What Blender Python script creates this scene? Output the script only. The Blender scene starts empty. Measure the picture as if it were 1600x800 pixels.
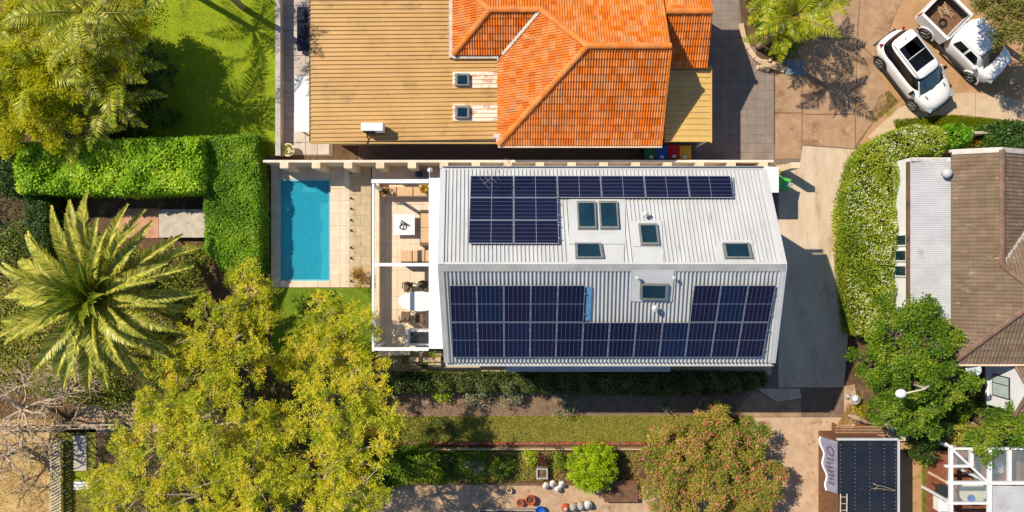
import bpy, math, random
import numpy as np
from mathutils import Vector, Matrix

R = math.radians
H = 33.0            # drone height above the ground, metres
F = 1066.67         # focal length in photo pixels (photo 1600 wide)
scene = bpy.context.scene
col = scene.collection

# ------------------------------------------------------------------ camera, sky, sun, exposure
cam_d = bpy.data.cameras.new('camera'); cam_d.sensor_width = 36.0; cam_d.lens = 36.0 * F / 1600.0
cam_d.clip_start = 0.5; cam_d.clip_end = 500
cam = bpy.data.objects.new('camera', cam_d); col.objects.link(cam)
cam.location = (0, 0, H); cam.rotation_euler = (0, 0, 0)
scene.camera = cam

SUN_EL = R(45.5)
SUN_DIR = Vector((-0.838, 0.524, 0)).normalized() * math.cos(SUN_EL) + Vector((0, 0, math.sin(SUN_EL)))
world = bpy.data.worlds.new('World'); scene.world = world; world.use_nodes = True
wn = world.node_tree.nodes; wl = world.node_tree.links
bg = wn.get('Background') or wn.new('ShaderNodeBackground')
sky = wn.new('ShaderNodeTexSky'); sky.sky_type = 'NISHITA'; sky.sun_disc = False
sky.sun_elevation = SUN_EL
sky.sun_rotation = math.atan2(SUN_DIR.x, SUN_DIR.y)
sky.altitude = 20; sky.air_density = 1.0; sky.dust_density = 0.2; sky.ozone_density = 4.0
wl.new(sky.outputs[0], bg.inputs[0]); bg.inputs[1].default_value = 0.098
sun_d = bpy.data.lights.new('sun', 'SUN'); sun_d.energy = 5.0; sun_d.angle = R(0.53); sun_d.color = (1.0, 0.885, 0.71)
sun = bpy.data.objects.new('sun', sun_d); col.objects.link(sun)
sun.location = SUN_DIR * 60
sun.rotation_euler = (-SUN_DIR).to_track_quat('-Z', 'Y').to_euler()
scene.view_settings.view_transform = 'Standard'; scene.view_settings.look = 'None'
scene.view_settings.exposure = 0.27; scene.view_settings.gamma = 1.0
scene.view_settings.use_curve_mapping = False
scene.render.engine = 'CYCLES'
scene.cycles.use_denoising = True
scene.cycles.max_bounces = 8; scene.cycles.transparent_max_bounces = 8
scene.cycles.caustics_reflective = False; scene.cycles.caustics_refractive = False

# ------------------------------------------------------------------ helpers
def W(px, py, z=0.0):
    """photo pixel -> world point on the horizontal plane at height z"""
    d = (H - z) / F
    return Vector(((px - 800) * d, (400 - py) * d, z))

def WX(px, z=0.0): return (px - 800) * (H - z) / F
def WY(py, z=0.0): return (400 - py) * (H - z) / F

def ray_plane(px, py, p0, n):
    o = Vector((0, 0, H)); d = Vector(((px - 800) / F, (400 - py) / F, -1))
    t = (Vector(p0) - o).dot(n) / d.dot(n)
    return o + d * t

def lin(c):
    return tuple((x / 12.92 if x <= 0.04045 else ((x + 0.055) / 1.055) ** 2.4) for x in c)

def C(r, g, b):     # sRGB 0-255 -> linear
    return lin((r / 255, g / 255, b / 255))

ORG = {}
def thing(name, label, cat, loc=(0, 0, 0), group=None, rz=0.0):
    o = bpy.data.objects.new(name, None); col.objects.link(o)
    o.empty_display_size = 0.2
    o.location = loc; o.rotation_euler = (0, 0, rz)
    o['label'] = label; o['category'] = cat
    if group: o['group'] = group
    ORG[o.name] = Vector(loc)
    return o

def tag(o, label=None, cat=None, group=None, kind=None):
    if label: o['label'] = label
    if cat: o['category'] = cat
    if group: o['group'] = group
    if kind: o['kind'] = kind
    return o

def link(name, me, parent=None, local=False, loc=None):
    o = bpy.data.objects.new(name, me); col.objects.link(o)
    if parent is not None:
        o.parent = parent
        if local:
            o.location = loc if loc is not None else (0, 0, 0)
        else:
            w = Vector(loc) if loc is not None else Vector((0, 0, 0))
            o.location = w - ORG.get(parent.name, Vector((0, 0, 0)))
            ORG[o.name] = w
    else:
        if loc is not None: o.location = loc
        ORG[o.name] = Vector(o.location)
    return o

class MB:
    """collects polygons of one mesh"""
    def __init__(s): s.v = []; s.f = []; s.mi = []; s.cur = 0
    def add(s, verts, faces):
        b = len(s.v); s.v.extend([tuple(p) for p in verts])
        for f in faces: s.f.append(tuple(b + i for i in f)); s.mi.append(s.cur)
        return s
    def box(s, cx, cy, cz, sx, sy, sz, rz=0.0):
        c, sn = math.cos(rz), math.sin(rz); vs = []
        for z in (-.5, .5):
            for x, y in ((-.5, -.5), (.5, -.5), (.5, .5), (-.5, .5)):
                X, Y = x * sx, y * sy
                vs.append((cx + X * c - Y * sn, cy + X * sn + Y * c, cz + z * sz))
        return s.add(vs, [(3, 2, 1, 0), (4, 5, 6, 7), (0, 1, 5, 4), (1, 2, 6, 5), (2, 3, 7, 6), (3, 0, 4, 7)])
    def boxb(s, x0, x1, y0, y1, z0, z1): return s.box((x0+x1)/2, (y0+y1)/2, (z0+z1)/2, abs(x1-x0), abs(y1-y0), abs(z1-z0))
    def pbox(s, px0, px1, py0, py1, z0, z1):
        """box whose top face covers the pixel rectangle"""
        a = W(px0, py1, z1); b = W(px1, py0, z1)
        return s.boxb(a.x, b.x, a.y, b.y, z0, z1)
    def prism(s, pts, z0, z1):
        pts = [(p[0], p[1]) for p in pts]
        a = sum(pts[i][0]*pts[(i+1) % len(pts)][1]-pts[(i+1) % len(pts)][0]*pts[i][1] for i in range(len(pts)))
        if a < 0: pts = pts[::-1]
        n = len(pts)
        vs = [(x, y, z0) for x, y in pts] + [(x, y, z1) for x, y in pts]
        return s.add(vs, [tuple(range(n))[::-1], tuple(range(n, 2*n))] + [(i, (i+1) % n, n+(i+1) % n, n+i) for i in range(n)])
    def slab(s, pts, n, t):
        """3-D polygon thickened by t downwards along its normal n"""
        pts = [Vector(p) for p in pts]; k = len(pts)
        a = Vector((0, 0, 0))
        for i in range(k): a += pts[i].cross(pts[(i+1) % k])
        if a.dot(n) < 0: pts = pts[::-1]
        vs = [p - n*t for p in pts] + pts
        return s.add(vs, [tuple(range(k))[::-1], tuple(range(k, 2*k))] + [(i, (i+1) % k, k+(i+1) % k, k+i) for i in range(k)])
    def tube(s, pts, rad, n=6, cap=True):
        pts = [Vector(p) for p in pts]
        if not isinstance(rad, (list, tuple)): rad = [rad]*len(pts)
        vs = []; m = len(pts)
        for i, p in enumerate(pts):
            d = (pts[min(i+1, m-1)] - pts[max(i-1, 0)])
            d = d.normalized() if d.length > 1e-9 else Vector((0, 0, 1))
            u = d.cross(Vector((0, 0, 1)))
            if u.length < .05: u = d.cross(Vector((0, 1, 0)))
            u.normalize(); w = u.cross(d)
            for k in range(n):
                a = 2*math.pi*k/n
                vs.append(p + (u*math.cos(a) + w*math.sin(a))*rad[i])
        fs = [(i*n+k, i*n+(k+1) % n, (i+1)*n+(k+1) % n, (i+1)*n+k) for i in range(m-1) for k in range(n)]
        if cap: fs += [tuple(range(n))[::-1], tuple(range((m-1)*n, m*n))]
        return s.add(vs, fs)
    def lathe(s, cx, cy, prof, n=16, cap=True, ex=1.0):
        vs = []
        for r, z in prof:
            for k in range(n):
                a = 2*math.pi*k/n; vs.append((cx + r*math.cos(a)*ex, cy + r*math.sin(a), z))
        m = len(prof)
        fs = [(i*n+k, i*n+(k+1) % n, (i+1)*n+(k+1) % n, (i+1)*n+k) for i in range(m-1) for k in range(n)]
        if cap: fs += [tuple(range(n))[::-1], tuple(range((m-1)*n, m*n))]
        return s.add(vs, fs)
    def mesh(s, name, mats, smooth=False):
        me = bpy.data.meshes.new(name); me.from_pydata(s.v, [], s.f)
        for m in (mats if isinstance(mats, (list, tuple)) else [mats]): me.materials.append(m)
        if any(s.mi): me.polygons.foreach_set('material_index', s.mi)
        if smooth: me.polygons.foreach_set('use_smooth', [True]*len(me.polygons))
        me.update(); return me
    def build(s, name, mats, parent=None, smooth=False, local=False, loc=None):
        return link(name, s.mesh(name, mats, smooth), parent, local, loc)

def np_mesh(name, V, Fc, mat):
    """quads from numpy arrays"""
    me = bpy.data.meshes.new(name); n = len(V); m, k = Fc.shape
    me.vertices.add(n); me.vertices.foreach_set('co', np.ascontiguousarray(V, dtype=np.float32).ravel())
    me.loops.add(m*k); me.loops.foreach_set('vertex_index', np.ascontiguousarray(Fc, dtype=np.int32).ravel())
    me.polygons.add(m); me.polygons.foreach_set('loop_start', np.arange(0, m*k, k, dtype=np.int32))
    for x in (mat if isinstance(mat, (list, tuple)) else [mat]): me.materials.append(x)
    me.update(calc_edges=True); return me

def unit(a): return a / np.maximum(np.linalg.norm(a, axis=1, keepdims=True), 1e-6)

def leaf_quads(P, D, N, L, Wd):
    """one pointed leaf (a quad) for each row"""
    D = unit(D); S = unit(np.cross(D, N)); n = len(P)
    L = np.broadcast_to(np.asarray(L, float), (n,))[:, None]; Wd = np.broadcast_to(np.asarray(Wd, float), (n,))[:, None]
    V = np.empty((n, 4, 3)); V[:, 0] = P; V[:, 1] = P + D*L*.45 + S*Wd*.5; V[:, 2] = P + D*L; V[:, 3] = P + D*L*.45 - S*Wd*.5
    return V.reshape(-1, 3), np.arange(4*n).reshape(n, 4)

# ------------------------------------------------------------------ materials
def mat(name, c1, c2=None, scale=2.0, rough=.75, bump=0.0, bscale=30.0, rnd=0.0, metal=0.0, spec=.4, c3=None, s3=.6, t3=.55,
        stretch=(1, 1, 1), detail=5.0, coat=0.0, c4=None, s4=3.5, t4=.64):
    m = bpy.data.materials.new(name); m.use_nodes = True
    nt = m.node_tree; N = nt.nodes; L = nt.links; b = N['Principled BSDF']
    b.inputs['Roughness'].default_value = rough; b.inputs['Metallic'].default_value = metal
    b.inputs['Specular IOR Level'].default_value = spec; b.inputs['Coat Weight'].default_value = coat
    b.inputs['Base Color'].default_value = (*c1, 1)
    geo = N.new('ShaderNodeNewGeometry'); mp = N.new('ShaderNodeMapping'); mp.inputs['Scale'].default_value = stretch
    L.new(geo.outputs['Position'], mp.inputs['Vector'])
    cur = None
    if c2 is not None:
        tx = N.new('ShaderNodeTexNoise'); tx.inputs['Scale'].default_value = scale; tx.inputs['Detail'].default_value = detail; tx.inputs['Roughness'].default_value = .65
        L.new(mp.outputs[0], tx.inputs['Vector'])
        rp = N.new('ShaderNodeValToRGB'); rp.color_ramp.elements[0].position = .36; rp.color_ramp.elements[1].position = .64
        rp.color_ramp.elements[0].color = (*c1, 1); rp.color_ramp.elements[1].color = (*c2, 1)
        L.new(tx.outputs['Fac'], rp.inputs[0]); cur = rp.outputs[0]
    for cc, ss, tt in ((c3, s3, t3), (c4, s4, t4)):
        if cc is None: continue
        t2 = N.new('ShaderNodeTexNoise'); t2.inputs['Scale'].default_value = ss; t2.inputs['Detail'].default_value = 6; t2.inputs['Roughness'].default_value = .7
        L.new(mp.outputs[0], t2.inputs['Vector'])
        r2 = N.new('ShaderNodeValToRGB'); r2.color_ramp.elements[0].position = tt; r2.color_ramp.elements[1].position = tt + .12
        r2.color_ramp.elements[0].color = (0, 0, 0, 1); r2.color_ramp.elements[1].color = (1, 1, 1, 1)
        L.new(t2.outputs['Fac'], r2.inputs[0])
        mx = N.new('ShaderNodeMix'); mx.data_type = 'RGBA'; L.new(r2.outputs[0], mx.inputs[0])
        if cur is not None: L.new(cur, mx.inputs[6])
        else: mx.inputs[6].default_value = (*c1, 1)
        mx.inputs[7].default_value = (*cc, 1); cur = mx.outputs[2]
    if rnd > 0:
        oi = N.new('ShaderNodeObjectInfo'); ad = N.new('ShaderNodeMath'); ad.operation = 'ADD'
        L.new(oi.outputs['Random'], ad.inputs[0]); L.new(geo.outputs['Random Per Island'], ad.inputs[1])
        fr = N.new('ShaderNodeMath'); fr.operation = 'FRACT'; L.new(ad.outputs[0], fr.inputs[0])
        mr = N.new('ShaderNodeMapRange'); mr.inputs[3].default_value = 1 - rnd; mr.inputs[4].default_value = 1 + rnd
        L.new(fr.outputs[0], mr.inputs[0])
        hs = N.new('ShaderNodeHueSaturation'); L.new(mr.outputs[0], hs.inputs['Value'])
        m7 = N.new('ShaderNodeMath'); m7.operation = 'MULTIPLY'; m7.inputs[1].default_value = 7.31; L.new(fr.outputs[0], m7.inputs[0])
        f7 = N.new('ShaderNodeMath'); f7.operation = 'FRACT'; L.new(m7.outputs[0], f7.inputs[0])
        h7 = N.new('ShaderNodeMapRange'); h7.inputs[3].default_value = .5-rnd*.05; h7.inputs[4].default_value = .5+rnd*.05; L.new(f7.outputs[0], h7.inputs[0]); L.new(h7.outputs[0], hs.inputs['Hue'])
        s7 = N.new('ShaderNodeMapRange'); s7.inputs[3].default_value = 1+rnd*.4; s7.inputs[4].default_value = 1-rnd*.7; L.new(f7.outputs[0], s7.inputs[0]); L.new(s7.outputs[0], hs.inputs['Saturation'])
        if cur is not None: L.new(cur, hs.inputs['Color'])
        else: hs.inputs['Color'].default_value = (*c1, 1)
        cur = hs.outputs[0]
    if cur is not None: L.new(cur, b.inputs['Base Color'])
    if bump > 0:
        t4 = N.new('ShaderNodeTexNoise'); t4.inputs['Scale'].default_value = bscale; t4.inputs['Detail'].default_value = 4
        L.new(mp.outputs[0], t4.inputs['Vector'])
        bp = N.new('ShaderNodeBump'); bp.inputs['Strength'].default_value = bump; bp.inputs['Distance'].default_value = .03
        L.new(t4.outputs['Fac'], bp.inputs['Height']); L.new(bp.outputs[0], b.inputs['Normal'])
    return m

def leafmat(name, cols, rough=.5, trans=.35, big=0.0):
    """leaf colour drawn per leaf from cols; some light passes through"""
    m = bpy.data.materials.new(name); m.use_nodes = True
    nt = m.node_tree; N = nt.nodes; L = nt.links; b = N['Principled BSDF']; out = N['Material Output']
    b.inputs['Roughness'].default_value = rough; b.inputs['Specular IOR Level'].default_value = .35
    geo = N.new('ShaderNodeNewGeometry'); oi = N.new('ShaderNodeObjectInfo')
    ad = N.new('ShaderNodeMath'); ad.operation = 'ADD'; L.new(oi.outputs['Random'], ad.inputs[0]); L.new(geo.outputs['Random Per Island'], ad.inputs[1])
    fr = N.new('ShaderNodeMath'); fr.operation = 'FRACT'; L.new(ad.outputs[0], fr.inputs[0])
    src = fr.outputs[0]
    if big > 0:
        tx = N.new('ShaderNodeTexNoise'); tx.inputs['Scale'].default_value = big; tx.inputs['Detail'].default_value = 2
        L.new(geo.outputs['Position'], tx.inputs['Vector'])
        mr = N.new('ShaderNodeMapRange'); mr.inputs[1].default_value = .32; mr.inputs[2].default_value = .68; L.new(tx.outputs['Fac'], mr.inputs[0])
        mm = N.new('ShaderNodeMix'); mm.inputs[0].default_value = .55; L.new(fr.outputs[0], mm.inputs[2]); L.new(mr.outputs[0], mm.inputs[3]); src = mm.outputs[0]
    rp = N.new('ShaderNodeValToRGB'); L.new(src, rp.inputs[0]); e = rp.color_ramp.elements
    while len(e) < len(cols): e.new(.5)
    for i, c in enumerate(cols): e[i].position = i/(len(cols)-1); e[i].color = (*c, 1)
    L.new(rp.outputs[0], b.inputs['Base Color'])
    tr = N.new('ShaderNodeBsdfTranslucent'); L.new(rp.outputs[0], tr.inputs['Color'])
    mx = N.new('ShaderNodeMixShader'); mx.inputs[0].default_value = trans
    L.new(b.outputs[0], mx.inputs[1]); L.new(tr.outputs[0], mx.inputs[2]); L.new(mx.outputs[0], out.inputs['Surface'])
    return m

def glassmat(name, tint=(.9, .95, .95), alpha=.2, rough=.05):
    m = bpy.data.materials.new(name); m.use_nodes = True
    b = m.node_tree.nodes['Principled BSDF']
    b.inputs['Base Color'].default_value = (*tint, 1); b.inputs['Roughness'].default_value = rough
    b.inputs['Alpha'].default_value = alpha; b.inputs['Specular IOR Level'].default_value = .6
    return m

M = {}
M['white'] = mat('white_paint', C(222, 225, 228), C(212, 215, 218), 1.2, .55)
M['cream'] = mat('cream_render', C(226, 205, 178), C(208, 184, 154), 1.6, .85, bump=.15)
M['white_roof'] = mat('white_steel_roof', C(190, 192, 193), C(178, 180, 181), .9, .5, spec=.3, stretch=(2.2, .5, 1), c3=C(166, 168, 168), s3=1.2, t3=.57)
M['flash'] = mat('white_flashing', C(192, 194, 196), C(182, 184, 186), .9, .5)
M['grey_flash'] = mat('grey_flashing', C(178, 178, 174), C(160, 160, 156), 1.5, .5)
M['tan_roof'] = mat('tan_steel_roof', C(196, 158, 98), C(184, 145, 87), .7, .5, c3=C(162, 128, 80), s3=.75, t3=.55, c4=C(140, 112, 76), s4=2.2, t4=.66)
M['tan_pale'] = mat('pale_tan_steel', C(206, 172, 104), C(196, 162, 96), 1.5, .55)
M['terracotta'] = mat('terracotta_tile', C(216, 126, 46), C(196, 108, 38), 2.6, .8, bump=.2, bscale=25, rnd=.14, c3=C(180, 132, 82), s3=1.3, t3=.56, c4=C(132, 104, 78), s4=2.6, t4=.63)
M['terra_ridge'] = mat('terracotta_ridge', C(216, 130, 52), C(196, 110, 44), 3.5, .8, bump=.2, rnd=.08)
M['brown_tile'] = mat('brown_concrete_tile', C(126, 107, 88), C(110, 92, 74), 1.6, .85, bump=.2, bscale=25, rnd=.12, c3=C(166, 144, 120), s3=2.6, t3=.60, stretch=(.4, 1.6, 1))
M['brown_ridge'] = mat('brown_ridge_tile', C(132, 106, 90), C(110, 86, 70), 3.0, .85, bump=.2, rnd=.1)
M['grey_roof'] = mat('grey_steel_roof', C(186, 188, 192), C(172, 174, 178), 1.0, .5, c3=C(158, 156, 154), s3=.8, t3=.58)
M['lead'] = mat('valley_metal', C(206, 200, 192), C(180, 172, 162), 4, .5)
M['dark_metal'] = mat('dark_metal', C(48, 50, 54), None, rough=.4)
M['black'] = mat('black_rubber', C(26, 26, 27), C(36, 36, 36), 8, .8)
M['skyframe'] = mat('grey_window_frame', C(120, 124, 124), C(104, 108, 108), 5, .45)
M['alu'] = mat('aluminium', C(200, 202, 204), None, rough=.35, metal=.8)
M['pane'] = mat('dark_glass', C(14, 38, 50), C(22, 52, 64), .9, .06, spec=.7)
M['carglass'] = mat('car_glass', C(14, 18, 24), None, rough=.05, spec=.7)
M['car_white'] = mat('car_white_paint', C(236, 236, 236), None, rough=.28, spec=.5, coat=.6)
M['concrete'] = mat('beige_concrete', C(174, 143, 113), C(154, 124, 96), 1.8, .92, bump=.4, bscale=18, c3=C(134, 102, 76), s3=.8, t3=.53, rnd=.03, c4=C(190, 162, 132), s4=3.0, t4=.6)
M['concrete2'] = mat('pale_concrete', C(200, 176, 146), C(184, 160, 130), 1.6, .9, bump=.15, bscale=20, c3=C(166, 140, 110), s3=.9, t3=.6, rnd=.04)
M['driveway'] = mat('driveway_concrete', C(204, 184, 160), C(188, 167, 143), 1.0, .85, bump=.12, bscale=16, c3=C(172, 145, 118), s3=.8, t3=.54, rnd=.03, stretch=(1.5, .5, 1))
M['asphalt'] = mat('path_asphalt', C(132, 110, 92), C(110, 90, 74), 2.5, .95, bump=.3, bscale=30, c3=C(140, 116, 96), s3=.8, t3=.6)
M['paver'] = mat('grey_paver', C(140, 126, 116), C(126, 113, 104), 1.6, .85, rnd=.05, bump=.1)
M['joint'] = mat('paving_joint', C(128, 113, 100), C(116, 102, 90), 6, .95)
M['travertine'] = mat('travertine_paver', C(218, 200, 178), C(206, 187, 164), 2.4, .8, rnd=.05, bump=.1, c3=C(180, 148, 116), s3=2.2, t3=.62)
M['travertine_joint'] = mat('travertine_joint', C(190, 170, 146), C(178, 158, 134), 6, .95)
M['greytile'] = mat('grey_patio_tile', C(196, 186, 176), C(178, 168, 158), 3, .8, rnd=.06, c3=C(128, 118, 112), s3=1.6, t3=.58)
M['soil'] = mat('garden_soil', C(104, 80, 58), C(82, 62, 44), 2.2, .98, bump=.6, bscale=14, c3=C(140, 112, 84), s3=1.5, t3=.56)
M['dirt'] = mat('dirt_yard', C(196, 168, 140), C(176, 148, 121), 1.8, .98, bump=.4, bscale=16, c3=C(150, 120, 94), s3=1.2, t3=.55)
M['verge'] = mat('dry_verge', C(182, 144, 106), C(164, 128, 92), 1.5, .98, bump=.4, bscale=22, c3=C(134, 122, 52), s3=.9, t3=.56)
M['lawn'] = mat('lawn_grass', C(122, 142, 14), C(144, 160, 22), 1.6, .95, bump=.5, bscale=45)
M['lawn2'] = mat('dry_lawn_grass', C(142, 136, 58), C(116, 120, 40), 2.6, .95, bump=.5, bscale=40, c3=C(164, 140, 80), s3=1.6, t3=.58)
M['wood'] = mat('weathered_timber', C(132, 92, 62), C(106, 72, 48), 4, .85, rnd=.15, bump=.2)
M['redwood'] = mat('red_brown_deck', C(142, 88, 58), C(118, 70, 46), 3.5, .8, rnd=.14)
M['pale_wood'] = mat('pale_timber', C(206, 182, 150), C(184, 158, 126), 4, .85, rnd=.08)
M['grey_wood'] = mat('grey_bleached_timber', C(196, 180, 160), C(168, 152, 132), 5, .9, rnd=.12)
M['rack_wood'] = mat('rack_timber', C(164, 130, 100), C(138, 106, 80), 4, .85, rnd=.12)
M['brick'] = mat('brick_edging', C(156, 92, 66), C(130, 74, 54), 5, .9, rnd=.15)
M['bark'] = mat('brown_bark', C(112, 92, 72), C(84, 68, 52), 8, .95, bump=.6, bscale=25)
M['pale_bark'] = mat('pale_grey_bark', C(176, 158, 134), C(142, 124, 102), 8, .9, bump=.4, bscale=25)
M['fabric'] = mat('beige_outdoor_fabric', C(206, 174, 138), C(194, 162, 126), 8, .95, bump=.15, bscale=60)
M['wicker'] = mat('grey_brown_wicker', C(126, 104, 84), C(96, 78, 62), 20, .9, bump=.4, bscale=60)
M['green_plastic'] = mat('green_plastic', C(36, 104, 62), None, rough=.45)
M['lime_plastic'] = mat('lime_plastic', C(80, 190, 84), None, rough=.45)
M['blue_plastic'] = mat('blue_plastic', C(30, 84, 176), None, rough=.45)
M['red_plastic'] = mat('red_plastic', C(176, 28, 34), None, rough=.45)
M['yellow_plastic'] = mat('yellow_plastic', C(206, 164, 40), None, rough=.45)
M['terra_pot'] = mat('terracotta_pot', C(186, 84, 50), C(160, 70, 42), 6, .85)
M['white_pot'] = mat('glazed_white_pot', C(226, 224, 220), C(206, 204, 200), 5, .4)
M['grey_pot'] = mat('grey_pot', C(176, 170, 164), C(150, 144, 138), 5, .7)
M['navy_canvas'] = mat('navy_canvas', C(36, 44, 66), C(30, 36, 56), 3, .9)
M['glass_clear'] = glassmat('clear_glass', (.86, .95, .93), .10)
M['poly_clear'] = glassmat('clear_roof_sheet', (.55, .66, .70), .12, .1)
M['rust'] = mat('rusty_steel', C(124, 90, 64), C(98, 70, 50), 3, .9, c3=C(74, 54, 42), s3=2.2, t3=.52)
M['banner'] = mat('banner_cloth', C(132, 129, 148), C(118, 115, 134), 3, .9)
M['ink'] = mat('grey_ink', C(74, 72, 88), None, rough=.9)
M['lamp_glass'] = mat('lamp_lens', C(224, 230, 232), None, rough=.2)

# ------------------------------------------------------------------ the setting
def PX(pts, z=0.0): return [W(x, y, z) for x, y in pts]

def sheet(name, pts, z, m, z0=-.06, parent=None):
    o = MB().prism(PX(pts), z0, z).build(name, m, parent)
    if parent is None: o['kind'] = 'structure'
    return o

def in_poly(x, y, poly):
    c = np.zeros(np.shape(x), bool); j = len(poly)-1
    for i in range(len(poly)):
        xi, yi = poly[i][0], poly[i][1]; xj, yj = poly[j][0], poly[j][1]
        with np.errstate(divide='ignore', invalid='ignore'):
            t = ((yi > y) != (yj > y)) & (x < (xj-xi)*(y-yi)/((yj-yi) if yj != yi else 1e-9)+xi)
        c ^= t; j = i
    return c

def pavers(parent, x0, x1, y0, y1, z0, z1, nx, ny, gap, m, name='paver', stagger=False, poly=None, seed=0):
    rg = random.Random(seed)
    sx, sy = (x1-x0)/nx, (y1-y0)/ny
    me = MB().boxb(-sx/2+gap/2, sx/2-gap/2, -sy/2+gap/2, sy/2-gap/2, z0, z1).mesh(name, m)
    half = MB().boxb(-sx/4+gap/2, sx/4-gap/2, -sy/2+gap/2, sy/2-gap/2, z0, z1).mesh(name, m)
    for j in range(ny):
        cy = y0+sy*(j+.5)
        cells = [(x0+sx*(i+.5), me) for i in range(nx)]
        if stagger and j % 2: cells = [(x0+sx*.25, half)] + [(x0+sx*(i+1), me) for i in range(nx-1)] + [(x1-sx*.25, half)]
        for cx, q in cells:
            if poly is not None and not bool(in_poly(np.array(cx), np.array(cy), poly)): continue
            link(name, q, parent, loc=(cx, cy, rg.uniform(-.003, .003)))

# pool rectangle (world)
PA = W(440, 437, -.05); PB = W(515, 283, -.05)
gx0, gx1, gy0, gy1 = -70, 70, -60, 60
g = MB()
xs = [gx0, PA.x-.05, PB.x+.05, gx1]; ys = [gy0, PA.y-.05, PB.y+.05, gy1]
for i in range(3):
    for j in range(3):
        if i == 1 and j == 1: continue
        g.add([(xs[i], ys[j], 0), (xs[i+1], ys[j], 0), (xs[i+1], ys[j+1], 0), (xs[i], ys[j+1], 0)], [(0, 1, 2, 3)])
tag(g.build('ground', M['soil']), kind='structure')

LAWN = [(205, -40), (433, -40), (433, 244), (205, 244)]
sheet('lawn', LAWN, .02, M['lawn'])
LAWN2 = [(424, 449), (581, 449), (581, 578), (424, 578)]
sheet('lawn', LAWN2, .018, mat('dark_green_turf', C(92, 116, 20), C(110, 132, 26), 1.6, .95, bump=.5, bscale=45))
STRIP = [(560, 651), (1175, 648), (1175, 690), (560, 692)]
sheet('lawn', STRIP, .02, M['lawn2'])
sheet('asphalt_path', [(540, 612), (1180, 612), (1180, 650), (540, 652)], .012, M['asphalt'])
sheet('yard', [(520, 757), (1000, 752), (1010, 840), (520, 840)], .022, mat('yard_concrete', C(188, 160, 130), C(166, 138, 110), 1.8, .92, bump=.3, bscale=18, c3=C(134, 108, 84), s3=1.1, t3=.54))
# sandy forecourt right of the oleander, and the patch of dry grass beside the dark shed
sheet('forecourt', [(1165, 640), (1335, 600), (1345, 660), (1300, 690), (1300, 850), (1000, 850), (1000, 760), (1175, 700)], .014, M['dirt'])
sheet('side_yard', [(1403, 690), (1452, 690), (1452, 850), (1403, 850)], .010, M['verge'])
sheet('dry_yard', [(-60, 655), (84, 655), (84, 860), (-60, 860)], .010, mat('straw_ground', C(196, 168, 112), C(170, 140, 88), 2.2, .98, bump=.5, bscale=18, c3=C(132, 104, 66), s3=1.4, t3=.56))
sheet('bright_lawn', [(84, 668), (150, 668), (150, 860), (84, 860)], .012, M['lawn2'])
sheet('bright_lawn', [(114, 736), (140, 736), (140, 752), (114, 752)], .03, M['lawn'])
sheet('garden_path', [(115, 680), (136, 680), (136, 735), (115, 735)], .05, M['greytile'])
sheet('garden_path', [(185, 326), (248, 326), (248, 372), (185, 372)], .04, mat('pink_paving', C(196, 150, 122), C(176, 128, 102), 3, .9))
sheet('dirt_path', [(130, 632), (250, 628), (250, 676), (100, 676)], .012, M['dirt'])

# street side: verge, apron, footpath
sheet('verge', [(1250, -80), (1720, -80), (1720, 240), (1335, 240), (1250, 120)], .010, M['verge'])
apron = sheet('street_apron', [(1262, -80), (1440, -80), (1392, 40), (1372, 100), (1385, 160), (1340, 228), (1340, 262), (1254, 262), (1215, 200), (1215, 110)], .016, mat('apron_joint', C(136, 108, 84), C(120, 94, 72), 3, .95))
for poly in ([(1262, -80), (1348, -80), (1338, 60), (1270, 60)], [(1350, -80), (1440, -80), (1408, 0), (1392, 40), (1372, 98), (1340, 62)],
             [(1240, 62), (1338, 62), (1338, 100), (1335, 178), (1254, 178), (1254, 100)], [(1340, 64), (1371, 100), (1386, 160), (1337, 226), (1337, 178)],
             [(1254, 180), (1335, 180), (1335, 232), (1254, 226)], [(1211, 92), (1252, 92), (1252, 176), (1211, 176)], [(1211, 178), (1252, 178), (1252, 248), (1211, 248)]):
    sheet('slab', poly, .032, M['concrete'], parent=apron)
walk = sheet('footpath', [(1355, 214), (1402, 170), (1440, 154), (1500, 145), (1560, 149), (1640, 168), (1720, 190), (1720, 230), (1640, 208), (1560, 186), (1500, 180), (1462, 182), (1425, 196), (1386, 216), (1366, 224)], .030, M['joint'])
for poly in ([(1355, 214), (1402, 170), (1439, 154.5), (1461, 182), (1425, 196), (1386, 216), (1366, 224)], [(1440, 154), (1500, 145), (1523, 146), (1523, 182.5), (1500, 180), (1462, 182)],
             [(1524, 146), (1560, 149), (1640, 168), (1720, 190), (1720, 230), (1640, 208), (1560, 186), (1524, 182.5)]):
    sheet('slab', poly, .046, M['concrete2'], parent=walk)
drive = sheet('driveway', [(1180, 226), (1254, 226), (1338, 232), (1322, 300), (1318, 440), (1325, 520), (1318, 606), (1318, 652), (1140, 652), (1168, 606), (1168, 400), (1180, 260)], .020, M['joint'])
for poly, mm in (([(1180, 262), (1250, 254), (1254, 228), (1338, 234), (1322, 300), (1318, 440), (1325, 520), (1318, 605), (1216, 605), (1216, 300), (1180, 300)], M['driveway']),
                 ([(1182, 607), (1249, 607), (1252, 622), (1213, 628)], M['driveway']), ([(1252, 607), (1318, 607), (1318, 651), (1252, 651)], M['asphalt']),
                 ([(1140, 651), (1178, 608), (1211, 629), (1251, 624), (1251, 651)], M['concrete'])):
    sheet('slab', poly, .036, mm, parent=drive)
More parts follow.
